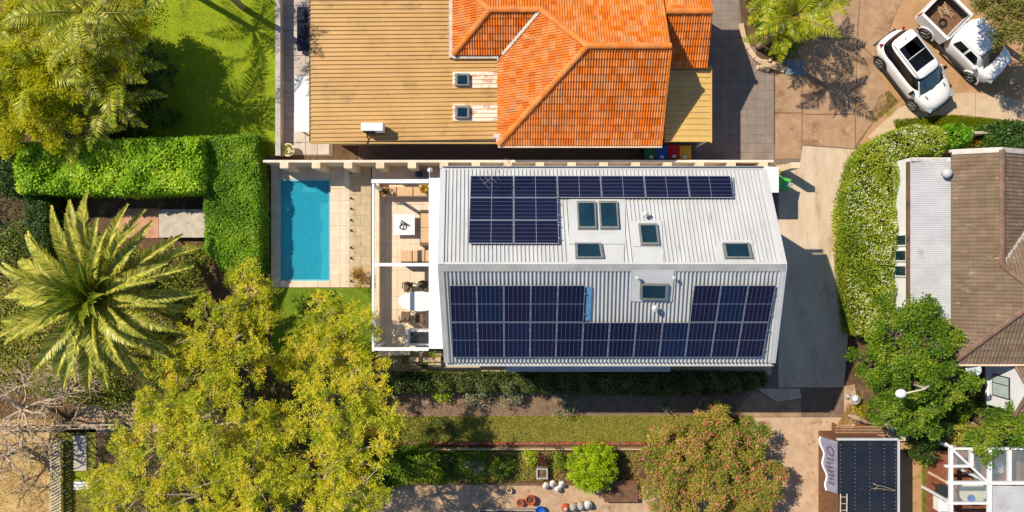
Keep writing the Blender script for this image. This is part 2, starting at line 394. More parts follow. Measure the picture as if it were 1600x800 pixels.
# paved side drive of the orange house
pd_poly = PX([(1085, -60), (1150, -60), (1160, 52), (1184, 92), (1209, 120), (1209, 252), (900, 258), (900, 226), (1085, 226)], .02)
pd = sheet('paved_drive', [(1085, -60), (1150, -60), (1160, 52), (1184, 92), (1209, 120), (1209, 256), (560, 256), (560, 220), (1085, 220)], .018, M['joint'])
pavers(pd, WX(1085), WX(1209), WY(252), WY(-10), -.02, .036, 9, 19, .008, M['paver'], poly=PX([(1085, -60), (1150, -60), (1160, 52), (1184, 92), (1209, 120), (1209, 256), (1085, 256)]), seed=3)
# patio of the orange house, between its roof and the lawn
pt = sheet('patio', [(434, -40), (520, -40), (520, 244), (434, 244)], .024, M['joint'])
pavers(pt, WX(440), WX(515), WY(242), WY(-10), -.02, .044, 4, 13, .02, M['greytile'], seed=5)

# pool terrace and dining terrace of the white house
PT0 = W(424, 449); PT1 = W(580, 256)
ter = MB()
for (a, b, c, d) in ((PT0.x, PA.x-.05, PT0.y, PT1.y), (PB.x+.05, PT1.x, PT0.y, PT1.y), (PA.x-.05, PB.x+.05, PT0.y, PA.y-.05), (PA.x-.05, PB.x+.05, PB.y+.05, PT1.y)):
    ter.boxb(a, b, c, d, -.2, .035)
ter = tag(ter.build('pool_terrace', M['travertine_joint']), kind='structure')
pavers(ter, PT0.x, PA.x-.06, PT0.y, PT1.y, -.02, .052, 1, 10, .012, M['travertine'], seed=1)
pavers(ter, PB.x+.06, WX(547), PT0.y, PT1.y, -.02, .052, 2, 10, .012, M['travertine'], seed=2)
pavers(ter, WX(548), PT1.x, PT0.y, PT1.y, -.02, .050, 2, 12, .012, mat('sand_paver', C(198, 180, 146), C(182, 164, 130), 5, .85, rnd=.04, bump=.2, bscale=40), stagger=True, seed=3)
pavers(ter, PA.x-.04, PB.x+.04, PT0.y, PA.y-.06, -.02, .052, 4, 1, .012, M['travertine'], seed=4)
pavers(ter, PA.x-.04, PB.x+.04, PB.y+.06, PT1.y, -.02, .052, 4, 1, .012, M['travertine'], seed=6)
DT0 = W(581, 545, .15); DT1 = W(700, 258, .15)
dt = tag(MB().boxb(DT0.x, DT1.x, DT0.y, DT1.y, -.1, .13).build('dining_terrace', M['travertine_joint']), kind='structure')
pavers(dt, DT0.x, DT1.x, DT0.y, DT1.y, 0, .15, 6, 14, .010, M['travertine'], seed=8)
sheet('service_path', [(690, 563), (1205, 563), (1205, 586), (590, 586), (590, 548), (690, 548)], .03, M['concrete2'])

# swimming pool
pool = thing('swimming_pool', 'rectangular blue swimming pool set in the pale stone terrace', 'swimming pool', ((PA.x+PB.x)/2, (PA.y+PB.y)/2, -1.3))
m_basin = mat('pool_basin', C(92, 206, 226), C(80, 196, 218), 3, .5)
b = MB(); x0, x1, y0, y1 = PA.x, PB.x, PA.y, PB.y
b.boxb(x0, x1, y0, y1, -1.4, -1.3); b.boxb(x0-.05, x0, y0-.05, y1+.05, -1.4, .03); b.boxb(x1, x1+.05, y0-.05, y1+.05, -1.4, .03)
b.boxb(x0, x1, y0-.05, y0, -1.4, .03); b.boxb(x0, x1, y1, y1+.05, -1.4, .03)
b.build('basin', m_basin, pool)
wl_ = MB()
for (a_, b2, c2, d2) in ((x0+.002, x1-.002, y0+.002, y0+.022), (x0+.002, x1-.002, y1-.022, y1-.002), (x0+.002, x0+.022, y0+.024, y1-.024), (x1-.022, x1-.002, y0+.024, y1-.024)): wl_.boxb(a_, b2, c2, d2, -.22, .028)
wl_.build('waterline_tiles', mat('waterline_tile', C(120, 160, 172), C(90, 132, 150), 9, .3), pool)
MB().boxb(x0+.01, x1-.01, y1-.5, y1-.01, -1.29, -.42).build('step', m_basin, pool)
mw = bpy.data.materials.new('pool_water'); mw.use_nodes = True
nb = mw.node_tree.nodes['Principled BSDF']; nb.inputs['Base Color'].default_value = (*C(46, 168, 198), 1); nb.inputs['Roughness'].default_value = .03
nb.inputs['Alpha'].default_value = .64; nb.inputs['Specular IOR Level'].default_value = .5
tn = mw.node_tree.nodes.new('ShaderNodeTexNoise'); tn.inputs['Scale'].default_value = 2.6; tn.inputs['Detail'].default_value = 3; tn.inputs['Distortion'].default_value = .8
ge = mw.node_tree.nodes.new('ShaderNodeNewGeometry'); mw.node_tree.links.new(ge.outputs['Position'], tn.inputs['Vector'])
bp = mw.node_tree.nodes.new('ShaderNodeBump'); bp.inputs['Strength'].default_value = .5; bp.inputs['Distance'].default_value = .09
mw.node_tree.links.new(tn.outputs['Fac'], bp.inputs['Height']); mw.node_tree.links.new(bp.outputs[0], nb.inputs['Normal'])
MB().add([(x0, y0, -.06), (x1, y0, -.06), (x1, y1, -.06), (x0, y1, -.06)], [(0, 1, 2, 3)]).build('water', mw, pool)

# ------------------------------------------------------------------ roofs
def plane_n(a, b, c):
    n = (Vector(b)-Vector(a)).cross(Vector(c)-Vector(a)).normalized()
    return n if n.z > 0 else -n

def ribbed(a0, a1, b0, b1, pitch, rib_w, rib_h, lift=0.0, thick=.02):
    """profiled steel sheet; a0->a1 is the low edge, b0->b1 the high edge; ribs run from a to b"""
    a0, a1, b0, b1 = map(Vector, (a0, a1, b0, b1)); n = plane_n(a0, a1, b0)
    Lw = (a1-a0).length; k = max(1, round(Lw/pitch)); mb = MB(); prof = []
    for i in range(k):
        u = i/k; w = rib_w/Lw; e = rib_w*.28/Lw
        prof += [(u, 0), (u+1/k-w, 0), (u+1/k-w+e, rib_h), (u+1/k-e, rib_h)]
    prof.append((1, 0))
    vs = []
    for u, h in prof:
        vs.append(a0.lerp(a1, u)+n*(h+lift)); vs.append(b0.lerp(b1, u)+n*(h+lift))
    fs = [(2*i, 2*i+2, 2*i+3, 2*i+1) for i in range(len(prof)-1)]
    nv = Vector(vs[2])-Vector(vs[0])
    if nv.cross(Vector(vs[1])-Vector(vs[0])).z < 0: fs = [f[::-1] for f in fs]
    mb.add(vs, fs)
    mb.slab([a0-n*.002, a1-n*.002, b1-n*.002, b0-n*.002], n, thick)
    return mb

def clip_poly(poly, edges):
    """Sutherland-Hodgman; poly of (u,v,w) against half-planes of a convex outline"""
    for (px, py, nx, ny) in edges:
        out = []
        for i in range(len(poly)):
            p, q = poly[i], poly[(i+1) % len(poly)]
            dp = (p[0]-px)*nx+(p[1]-py)*ny; dq = (q[0]-px)*nx+(q[1]-py)*ny
            if dp >= 0: out.append(p)
            if (dp >= 0) != (dq >= 0):
                t = dp/(dp-dq); out.append(tuple(p[k]+(q[k]-p[k])*t for k in range(3)))
        poly = out
        if len(poly) < 3: return []
    return poly

def tile_shape(tw, tl, kind):
    """one roof tile: u across, v up the slope, w off the roof"""
    if kind == 'terracotta':
        prof = [(0, .012), (.10, .052), (.22, .052), (.32, .012), (.5, .012), (.60, .052), (.72, .052), (.82, .012), (1, .012)]
    else:
        prof = [(0, .012), (.12, .034), (.30, .034), (.42, .014), (.5, .012), (.62, .034), (.80, .034), (.92, .014), (1, .012)]
    vs = []; fs = []; n = len(prof)
    for u, w in prof: vs += [(u*tw, 0, w+.028), (u*tw, tl*1.06, w-.002), (u*tw, 0, -.01)]
    for i in range(n-1):
        a, b_ = 3*i, 3*i+3
        fs += [(a, b_, b_+1, a+1), (a+2, b_+2, b_, a)]
    return vs, fs

def tile_roof(roof, faces, tw, tl, kind, m, limit=300, joined='tile_field'):
    """faces: convex polygons (3-D) with eave direction; whole tiles nearest to the middle of the picture become objects, the rest one mesh"""
    tv, tf = tile_shape(tw, tl, kind); whole = []; rest = MB()
    me = MB().add(tv, tf).mesh('tile', m)
    for pts in faces:
        pts = [Vector(p) for p in pts]
        n = plane_n(pts[0], pts[1], pts[2])
        up = (Vector((0, 0, 1)) - n*n.z).normalized(); ac = up.cross(n).normalized()
        o = pts[0]; uv = [((p-o).dot(ac), (p-o).dot(up)) for p in pts]
        area = sum(uv[i][0]*uv[(i+1) % len(uv)][1]-uv[(i+1) % len(uv)][0]*uv[i][1] for i in range(len(uv)))
        if area < 0: uv = uv[::-1]
        edges = []
        for i in range(len(uv)):
            p, q = uv[i], uv[(i+1) % len(uv)]; l = math.hypot(q[0]-p[0], q[1]-p[1])
            if l > 1e-6: edges.append((p[0], p[1], -(q[1]-p[1])/l, (q[0]-p[0])/l))
        u0 = min(p[0] for p in uv); u1 = max(p[0] for p in uv); v0 = min(p[1] for p in uv); v1 = max(p[1] for p in uv)
        for j in range(int((v1-v0)/tl)+1):
            for i in range(int((u1-u0)/tw)+2):
                uu = u0+i*tw-(tw*.5 if j % 2 else 0); vv = v0+j*tl
                cs = [(uu, vv), (uu+tw, vv), (uu+tw, vv+tl), (uu, vv+tl)]
                ins = [all((c[0]-e[0])*e[2]+(c[1]-e[1])*e[3] > -.004 for e in edges) for c in cs]
                org = o+ac*uu+up*vv
                if all(ins): whole.append((org, ac, up, n)); continue
                if not any(ins) and not all((uu+tw/2-e[0])*e[2]+(vv+tl/2-e[1])*e[3] > -tw for e in edges): continue
                for f in tf:
                    q = clip_poly([(tv[k][0]+uu, tv[k][1]+vv, tv[k][2]) for k in f], edges)
                    if len(q) >= 3: rest.add([o+ac*a+up*b_+n*w for a, b_, w in q], [tuple(range(len(q)))])
    def seen(t):
        c = t[0]; k = F/(H-c.z); px, py = 800+c.x*k, 400-c.y*k
        return (0 if (-5 < px < 1605 and -5 < py < 805) else 1e6) + abs(px-800)+abs(py-400)
    whole.sort(key=seen)
    rg = random.Random(11); base = ORG[roof.name]
    for k, (org, ac, up, n) in enumerate(whole):
        if k < limit:
            t = bpy.data.objects.new('tile', me); col.objects.link(t); t.parent = roof
            mtx = Matrix((ac, up, n)).transposed().to_4x4() @ Matrix.Rotation(rg.uniform(-.012, .012), 4, 'Z')
            mtx.translation = org - base + n*rg.uniform(0, .005); t.matrix_local = mtx
        else:
            rest.add([org+ac*a+up*b_+n*w for a, b_, w in tv], tf)
    if rest.v:
        q = rest.build(joined, m, roof); q['kind'] = 'stuff'

def ridge_caps(roof, a, b, r, m, ln=.4, name='ridge_cap'):
    a, b = Vector(a), Vector(b); d = b-a; k = max(1, round(d.length/ln)); step = d.length/k
    me = None; dirv = d.normalized()
    side = dirv.cross(Vector((0, 0, 1))).normalized(); upv = side.cross(dirv)
    vs = []; ns = 6
    for t, rr in ((0, r*1.06), (step*1.05, r*.94)):
        for i in range(ns+1):
            an = math.pi*(-.04+1.08*i/ns); vs.append((t, math.cos(an)*rr, math.sin(an)*rr*.62))
    fs = [(i, i+1, ns+2+i, ns+1+i) for i in range(ns)] + [tuple(range(ns+1))]
    me = MB().add(vs, [f[::-1] for f in fs]).mesh(name, m)
    base = ORG[roof.name]
    for i in range(k):
        o = bpy.data.objects.new(name, me); col.objects.link(o); o.parent = roof
        mt = Matrix((dirv, side, upv)).transposed().to_4x4(); mt.translation = a+dirv*step*i-base; o.matrix_local = mt

# ================================================================== the white house with the solar panels
ZE, ZR = 6.3, 8.1
NW = W(690, 265, ZE); NE = W(1195, 266, ZE); RW = W(686, 414, ZR); RE = W(1227, 414, ZR); SW = W(696, 566, ZE); SE = W(1209, 566, ZE)
house = thing('white_house', 'white two storey house with pale ribbed roof and many dark solar panels', 'house', (3.6, -.4, 0))
wb = MB(); ins = .22
wpts = [(NW.x+ins, NW.y-ins), (NE.x-ins, NE.y-ins), (RE.x-ins, RE.y), (SE.x-ins, SE.y+ins), (SW.x+ins, SW.y+ins), (RW.x+ins, RW.y)]
n6 = len(wpts); zt = [ZE-.02, ZE-.02, ZR-.16, ZE-.02, ZE-.02, ZR-.16]
wb.add([(x, y, 0) for x, y in wpts]+[(x, y, z) for (x, y), z in zip(wpts, zt)], [(i, (i+1) % n6, n6+(i+1) % n6, n6+i)[::-1] for i in range(n6)])
wall = wb.build('wall', M['white'], house)
hroof = link('roof', ribbed(NW, NE, RW, RE, .15, .050, .042).mesh('roof', M['white_roof']), house)
sroof = link('roof', ribbed(SW, SE, RW, RE, .15, .062, .066).mesh('roof', M['white_roof']), house)
nN = plane_n(NW, NE, RW); nS = plane_n(SW, SE, RW)
def onN(px, py, up=0.0): return ray_plane(px, py, Vector(NW)+nN*up, nN)
def onS(px, py, up=0.0): return ray_plane(px, py, Vector(SW)+nS*up, nS)
upN = (Vector((0, 0, 1))-nN*nN.z).normalized(); upS = (Vector((0, 0, 1))-nS*nS.z).normalized()
# ridge capping, barge cappings, gutters
ridge = MB(); e = .045
ridge.slab([onN(686, 409.5, e), onN(1225.5, 409.5, e), RE+nN*e, RW+nN*e], nN, .03)
rc = ridge.build('ridge_capping', M['flash'], hroof)
MB().slab([RW+nS*.07, RE+nS*.07, onS(1226, 424, .07), onS(687, 424, .07)], nS, .05).build('ridge_capping', M['grey_flash'], sroof)
for (a, b_, nn, up_, mm, rf) in ((NW, RW, nN, upN, M['flash'], hroof), (NE, RE, nN, upN, M['flash'], hroof), (SW, RW, nS, upS, M['grey_flash'], sroof), (SE, RE, nS, upS, M['flash'], sroof)):
    d = Vector((1, 0, 0)) if a in (NW, SW) else Vector((-1, 0, 0)); o_ = -d*.05
    MB().slab([a+o_+nn*.06, a+d*.17+nn*.06, b_+d*.17+nn*.06, b_+o_+nn*.06], nn, .16).build('barge_capping', mm, rf)
for a, b_, rf, s in ((NW, NE, hroof, 1), (SW, SE, sroof, -1)):
    y = (a.y+b_.y)/2
    gtr = MB(); gtr.boxb(a.x, b_.x, y+s*.14, y+s*.155, ZE-.14, ZE-.01); gtr.boxb(a.x, b_.x, y+s*.02, y+s*.14, ZE-.14, ZE-.12)
    gtr.boxb(a.x, b_.x, y+s*.012, y+s*.02, ZE-.14, ZE-.04)
    gtr.build('gutter', M['flash'], rf)
# flat flashing trays behind the skylights
def tray(rf, on, n_, pts, up=.046, m=None): return MB().slab([on(x, y, up) for x, y in pts], n_, .02).build('flashing_tray', m or M['flash'], rf)
tray(hroof, onN, nN, [(889, 311), (977, 311), (977, 381), (889, 381)])
tray(hroof, onN, nN, [(889, 382), (975, 382), (975, 411), (889, 411)], .050)
tray(hroof, onN, nN, [(987, 345), (1034, 345), (1036, 385), (989, 385)])
tray(hroof, onN, nN, [(989, 386), (1036, 386), (1037, 411), (990, 411)], .050)
tray(hroof, onN, nN, [(1119, 375), (1176, 375), (1178, 411), (1120, 411)])
tray(sroof, onS, nS, [(988, 422), (1054, 422), (1050, 471), (986, 471)], .074)
# skylights
def skylight(rf, on, n_, q, m_pane=None):
    q0 = [on(x, y, .05) for x, y in q]; h = .11
    c = sum(q0, Vector())/4
    fr = MB()
    outer = [p+n_*h for p in q0]; inner = [p.lerp(c, .0)+(c-p).normalized()*.11+n_*h for p in q0]
    for i in range(4):
        j = (i+1) % 4
        fr.add([outer[i], outer[j], inner[j], inner[i]], [(0, 1, 2, 3)]); fr.add([outer[i], outer[j], q0[j], q0[i]], [(0, 3, 2, 1)])
        fr.add([inner[i], inner[j], inner[j]-n_*.05, inner[i]-n_*.05], [(0, 1, 2, 3)])
    sk = fr.build('skylight', M['skyframe'], rf)
    MB().slab([p-n_*.03 for p in inner], n_, .02).build('pane', m_pane or M['pane'], sk)
for q in ([(901, 316), (930, 316), (932, 359), (903, 359)], [(935, 316), (964, 316), (967, 359), (938, 359)], [(898, 381), (939, 381), (943, 405), (899, 405)],
          [(997, 351), (1026, 351), (1030, 384), (1001, 384)], [(1128, 381), (1170, 381), (1175, 405), (1132, 405)]):
    skylight(hroof, onN, nN, q)
skylight(sroof, lambda x, y, u=0: onS(x, y, u+.03), nS, [(1000, 442), (1044, 443), (1042, 467), (999, 466)])
# solar panels
def solar_mat(name, tint):
    m = bpy.data.materials.new(name); m.use_nodes = True; nt = m.node_tree; N = nt.nodes; L = nt.links; b_ = N['Principled BSDF']
    tc = N.new('ShaderNodeTexCoord'); sp = N.new('ShaderNodeSeparateXYZ'); L.new(tc.outputs['Object'], sp.inputs[0])
    def lines(sock, period, w):
        a = N.new('ShaderNodeMath'); a.operation = 'DIVIDE'; L.new(sock, a.inputs[0]); a.inputs[1].default_value = period
        f = N.new('ShaderNodeMath'); f.operation = 'FRACT'; L.new(a.outputs[0], f.inputs[0])
        s = N.new('ShaderNodeMath'); s.operation = 'LESS_THAN'; L.new(f.outputs[0], s.inputs[0]); s.inputs[1].default_value = w/period
        return s.outputs[0]
    l1 = lines(sp.outputs['X'], .166, .011); l2 = lines(sp.outputs['Y'], .083, .006)
    h2 = N.new('ShaderNodeMath'); h2.operation = 'MULTIPLY'; L.new(l2, h2.inputs[0]); h2.inputs[1].default_value = .35
    mxm = N.new('ShaderNodeMath'); mxm.operation = 'MAXIMUM'; L.new(l1, mxm.inputs[0]); L.new(h2.outputs[0], mxm.inputs[1])
    oi = N.new('ShaderNodeObjectInfo'); rp = N.new('ShaderNodeValToRGB'); L.new(oi.outputs['Random'], rp.inputs[0])
    rp.color_ramp.elements[0].color = (*tint, 1); rp.color_ramp.elements[1].color = (*C(10, 24, 54), 1); e5 = rp.color_ramp.elements.new(.5); e5.color = (*C(20, 16, 42), 1)
    mx = N.new('ShaderNodeMix'); mx.data_type = 'RGBA'; L.new(mxm.outputs[0], mx.inputs[0]); L.new(rp.outputs[0], mx.inputs[6]); mx.inputs[7].default_value = (*C(84, 92, 120), 1)
    L.new(mx.outputs[2], b_.inputs['Base Color']); b_.inputs['Roughness'].default_value = .12; b_.inputs['Specular IOR Level'].default_value = .35
    return m
M['solar'] = solar_mat('solar_cells', C(11, 14, 40))
def solar(rf, on, n_, up_, corner, ax, w, l, base, along):
    """panel lying on the roof; local x runs along the cell columns"""
    h = .13
    pan = MB()
    for (a, b_, c, d) in ((0, w, 0, .02), (0, w, l-.02, l), (0, .02, .02, l-.02), (w-.02, w, .02, l-.02)): pan.boxb(a, b_, c, d, 0, .04)
    if along: pan.boxb(.02, w-.02, l/2-.008, l/2+.008, 0, .037)
    else: pan.boxb(w/2-.008, w/2+.008, .02, l-.02, 0, .037)
    for cx in (.05, w-.05):
        for cy in (l*.22, l*.78): pan.boxb(cx-.03, cx+.03, cy-.04, cy+.04, -.1, 0)
    for cy in (l*.22, l*.78): pan.boxb(w-.025, w+.041, cy-.025, cy+.025, .041, .055)
    o = bpy.data.objects.new('solar_panel', base.get('frame') or pan.mesh('solar_panel', M['alu'])); base['frame'] = o.data
    col.objects.link(o); o.parent = rf
    mt = Matrix((ax, up_, n_)).transposed().to_4x4(); mt.translation = corner+n_*h - ORG[rf.name]; o.matrix_local = mt
    if 'cells' not in base:
        if along: base['cells'] = MB().boxb(.02, w-.02, .02, l/2-.008, .004, .034).boxb(.02, w-.02, l/2+.008, l-.02, .004, .034).mesh('cell_sheet', M['solar'])
        else: base['cells'] = MB().boxb(.02, w/2-.008, .02, l-.02, .004, .034).boxb(w/2+.008, w-.02, .02, l-.02, .004, .034).mesh('cell_sheet', M['solar_n'])
    c = bpy.data.objects.new('cell_sheet', base['cells']); col.objects.link(c); c.parent = o
def solar_mat_turn(m):
    m2 = m.copy(); nt = m2.node_tree
    sp = next(n_ for n_ in nt.nodes if n_.bl_idname == 'ShaderNodeSeparateXYZ')
    xs = [l.to_socket for l in nt.links if l.from_socket == sp.outputs['X']]; ys = [l.to_socket for l in nt.links if l.from_socket == sp.outputs['Y']]
    for t in xs: nt.links.new(sp.outputs['Y'], t)
    for t in ys: nt.links.new(sp.outputs['X'], t)
    return m2
M['solar_n'] = solar_mat_turn(M['solar'])
hh = .15
a = onN(735, 275, hh); b_ = onN(1141, 275, hh); c_ = onN(735, 381, hh)
pw = (b_-a).x/6; pl = abs((c_-a).dot(upN))/3; base = {}
acN = Vector((1, 0, 0)); acN = (acN-nN*acN.dot(nN)).normalized()
for r_ in range(3):
    for k in range(6):
        if r_ > 0 and k > 1: continue
        solar(hroof, onN, nN, upN, a-nN*hh+acN*(k*pw+.008)+upN*(r_*pl), acN, pw-.016, pl-.012, base, False)
a = onS(702, 445, hh); b_ = onS(1212, 445, hh); c_ = onS(704, 558, hh)
pw = (b_-a).x/12; pl = abs((c_-a).dot(upS))/2; base = {}
acS = Vector((1, 0, 0)); acS = (acS-nS*acS.dot(nS)).normalized()
for r_ in range(2):
    for k in range(12):
        if r_ == 0 and 5 <= k <= 8: continue
        # the rows step down the slope
        solar(sroof, onS, nS, upS, a-nS*hh+acS*(k*pw+.008)-upS*((r_+1)*pl), acS, pw-.016, pl-.016, base, True)
# conduits at the end of the arrays, vents and lamps on the roof, television aerial
MB().tube([onN(1146, 277, .06), onN(1147, 303, .06), onN(1142, 305, .06)], .02, 6).build('conduit', M['alu'], hroof)
MB().slab([onS(916.5, 448, .10), onS(925, 449, .10), onS(922, 501, .10), onS(914, 501, .10)], nS, .04).build('panel_edge_strip', mat('blue_reflection_tint', C(96, 146, 184), C(80, 130, 170), 3, .25), sroof)  # strip at the panel edge; its blue reflection is put into the colour
for rf, on, n_, (px, py), hgt, rr in ((hroof, onN, nN, (1007, 335), .25, .05), (sroof, onS, nS, (1021, 481), .28, .055)):
    p = on(px, py, .03); v = MB(); v.tube([p, p+Vector((0, 0, hgt))], rr, 10); v.lathe(p.x, p.y, [(rr*2.3, p.z+hgt), (rr*2.3, p.z+hgt+.03), (.01, p.z+hgt+.1)], 12)
    v.build('vent_pipe', M['flash'], rf)
for px, py in ((994, 434), (1051, 434)):
    p = onS(px, py, .05); v = MB(); v.tube([p, p+Vector((0, 0, .22))], .02, 6); v.lathe(p.x, p.y, [(.06, p.z+.2), (.07, p.z+.26), (.02, p.z+.29)], 10)
    v.build('roof_light', M['flash'], sroof)
ae = MB(); p = onN(768, 283, .03); top = p+Vector((0, 0, 1.1)); ae.tube([p, top], .011, 6)
d = Vector((.75, .66, 0)).normalized(); s = Vector((-d.y, d.x, 0))
ae.tube([top-d*.35, top+d*1.0], .008, 5)
for k in range(8):
    q = top+d*(-.3+k*.17); ae.tube([q-s*(.30-.014*k), q+s*(.30-.014*k)], .008, 4)
ae.build('television_aerial', M['skyframe'], hroof)
# windows and the lower awning on the garden side
wy = SW.y+ins
for x0_, x1_ in ((-1.8, -.2), (1.6, 3.4), (5.2, 7.0), (8.0, 9.2)):
    f_ = MB().boxb(x0_, x1_, wy-.03, wy+.04, 3.9, 5.3).build('window', M['skyframe'], wall)
    MB().boxb(x0_+.08, x1_-.08, wy-.04, wy-.02, 3.98, 5.22).build('pane', M['pane'], f_)
ex = RE.x-ins
for y0_, y1_ in ((-2.6, -1.2), (.6, 2.0)):
    f_ = MB().boxb(ex-.1, ex+.22, y0_, y1_, 3.9, 5.3).build('window', M['skyframe'], wall)
    MB().boxb(ex+.2, ex+.235, y0_+.08, y1_-.08, 3.98, 5.22).build('pane', M['pane'], f_)
aw = MB(); aw.boxb(WX(790, 3), WX(1047, 3), -5.02, -3.9, 2.9, 3.0)
aw = aw.build('awning_roof', M['white_roof'], house)
MB().boxb(WX(790, 3), WX(1047, 3), -5.07, -5.022, 2.82, 3.05).build('fascia', M['flash'], aw)
for k in range(3):
    x = WX(800, 3)+k*3.3; MB().tube([(x, -4.9, 0), (x, -4.9, 2.9)], .05, 8).build('post', M['white'], aw)

# flat white canopy at the terrace end, with the open pergola frame in front of it
can = MB(); zc = 2.72
can.boxb(WX(670, zc), RW.x+.3, WY(545, zc), WY(278, zc), zc-.14, zc)
can = can.build('canopy_roof', M['white'], house)
pg = thing('terrace_pergola', 'open white beam pergola frame over the outdoor dining terrace', 'pergola', W(583, 413, .15))
def beam(px0, px1, py0, py1, zt_=zc-.02, th=.14, nm='beam'): return MB().pbox(px0, px1, py0, py1, zt_-th, zt_).build(nm, M['white'], pg)
beam(581, 584.6, 287, 549); beam(580, 669.5, 280, 286, zc-.004); beam(585, 669.5, 411, 416, zc-.006)
beam(585, 669.5, 543, 548, zc-.006)
for px, py in ((583.5, 290), (583.5, 546)):
    p = W(px, py, zc); MB().boxb(p.x-.06, p.x+.06, p.y-.06, p.y+.06, .15, zc-.165).build('post', M['white'], pg)

# ================================================================== orange roofed house
oh = thing('orange_roofed_house', 'single storey house with orange terracotta tile hip roof', 'house', (3.0, 8.6, 0))
ze, zr = 2.8, 4.9
V3 = lambda x, y, z: Vector((x, y, z))
R1 = V3(3.1, 8.64, 4.9); R2 = V3(6.53, 8.64, 4.9); Q = V3(1.23, 10.51, 3.845); WR = V3(-.956, 10.51, 3.845)
es = V3(-.62, 4.92, 2.8); ee = V3(6.64, 4.92, 2.8)
faces = [[es, ee, R2, R1], [es, R1, Q, V3(-.42, 8.86, 2.914), V3(-.62, 8.66, 2.80)],
         [R2, V3(6.53, 12.36, 2.80), V3(1.23, 12.36, 2.80), Q, R1], [Q, V3(1.23, 12.36, 2.80), V3(-2.8, 12.36, 2.80), WR],
         [WR, V3(-2.6, 12.16, 2.917), V3(-2.6, 8.866, 2.917)], [WR, V3(-2.6, 8.866, 2.917), V3(-.414, 8.866, 2.917), Q],
         ]
er0, er1 = V3(6.56, 10.43, 3.88), V3(8.56, 10.43, 3.88)
faces += [[V3(6.56, 8.34, 2.8), V3(8.62, 8.34, 2.8), er1, er0], [er0, er1, V3(8.6, 12.4, 2.86), V3(6.56, 12.4, 2.86)]]
owall = MB(); owall.boxb(-.3, 6.4, 5.3, 12.0, 0, 2.78); owall.boxb(-2.3, -.3, 9.2, 12.0, 0, 2.78); owall.boxb(6.4, 8.4, 8.7, 12.0, 0, 2.78)
owall.add([(6.42, 4.96, 2.79), (6.42, 12.32, 2.79), (6.42, 8.64, 4.86), (6.36, 4.96, 2.79), (6.36, 12.32, 2.79), (6.36, 8.64, 4.86)], [(0, 1, 2), (5, 4, 3), (0, 2, 5, 3), (1, 4, 5, 2)])
owall.build('wall', mat('pale_brick_wall', C(196, 170, 140), C(176, 148, 120), 4, .9), oh)
deck = MB()
for f in faces: deck.slab([p-plane_n(f[0], f[1], f[2])*.012 for p in f], plane_n(f[0], f[1], f[2]), .05)
oroof = deck.build('roof', M['wood'], oh)
tile_roof(oroof, faces, .225, .315, 'terracotta', M['terracotta'])
dz = Vector((0, 0, .055))
for a, b_ in ((es, R1), (R1, R2), (Q, R1), (WR, Q), (V3(-2.6, 8.866, 2.917), WR), (V3(-2.6, 12.16, 2.917), WR), (er0, er1)):
    ridge_caps(oroof, a+dz, b_+dz, .125, M['terra_ridge'])
vb = Vector((.045, -.045, 0)); vt = Vector((.06, .06, .055))
MB().slab([V3(-.42, 8.86, 2.914)+dz*2.2-vb, V3(-.42, 8.86, 2.914)+dz*2.2+vb, Q+dz*2.2+vb, Q+dz*2.2-vb], Vector((0, 0, 1)), .02).build('valley_flashing', M['lead'], oroof)
g_ = MB(); g_.boxb(es.x, ee.x, 4.80, 4.90, 2.70, 2.79); g_.build('gutter', M['cream'], oroof)
g_ = MB(); g_.boxb(-2.78, -2.62, 8.75, 12.2, 2.80, 2.90); g_.boxb(-2.62, -.66, 8.72, 8.84, 2.80, 2.89); g_.boxb(-.66, -.60, 8.6, 8.84, 2.78, 2.93); g_.build('gutter', M['lead'], oroof)
g_ = MB(); g_.slab([V3(6.535, 4.9, 2.86), V3(6.60, 4.9, 2.86), V3(6.60, 8.64, 4.965), V3(6.535, 8.64, 4.965)], plane_n(es, ee, R2), .08); g_.build('verge_trim', M['terra_ridge'], oroof)
# mortar stain patch and corner pointing
MB().pbox(771, 786, 209, 216, 2.82, 2.90).pbox(775, 783, 214, 221, 2.82, 2.89).build('corner_flashing', M['lead'], oroof)

# flat tan steel roofs
tz = 2.72
tr = ribbed(V3(WX(484.5, tz), 13.2, tz), V3(WX(484.5, tz), WY(222.5, tz), tz), V3(-.64, 13.2, tz+.02), V3(-.64, WY(218, tz), tz+.02), .190, .075, .050)
troof = link('flat_roof', tr.mesh('flat_roof', M['tan_roof']), oh)
MB().boxb(-8.3, -.5, 5.35, 12.6, 0, tz-.04).build('extension_wall', mat('rendered_wall', C(214, 196, 172), C(198, 178, 152), 3, .9), oh)
MB().boxb(WX(484.5, tz)-.03, WX(484.5, tz)-.002, WY(222.5, tz), 13.2, tz-.14, tz+.03).build('gutter', M['dark_metal'], troof)
MB().boxb(WX(484.5, tz), -.64, WY(222.5, tz)-.05, WY(222.5, tz)-.004, tz-.12, tz+.035).build('barge_capping', M['tan_pale'], troof)
# stained plastic trays with a small roof hatch each
mt_ = mat('stained_tray', C(232, 222, 206), C(222, 208, 188), 2, .6, c3=C(172, 100, 48), s3=1.7, t3=.50, stretch=(.7, 1.5, 1))
for y0_, y1_ in ((111, 138), (162, 189)):
    MB().pbox(707, 782, y0_, y1_, tz+.02, tz+.06).build('flashing_tray', mt_, troof)
    s_ = MB().pbox(711, 733, (y0_+y1_)/2-10, (y0_+y1_)/2+9, tz+.062, tz+.22).build('roof_hatch', M['skyframe'], troof)
    MB().pbox(715, 729, (y0_+y1_)/2-7, (y0_+y1_)/2+6, tz+.222, tz+.25).build('pane', M['pane'], s_)
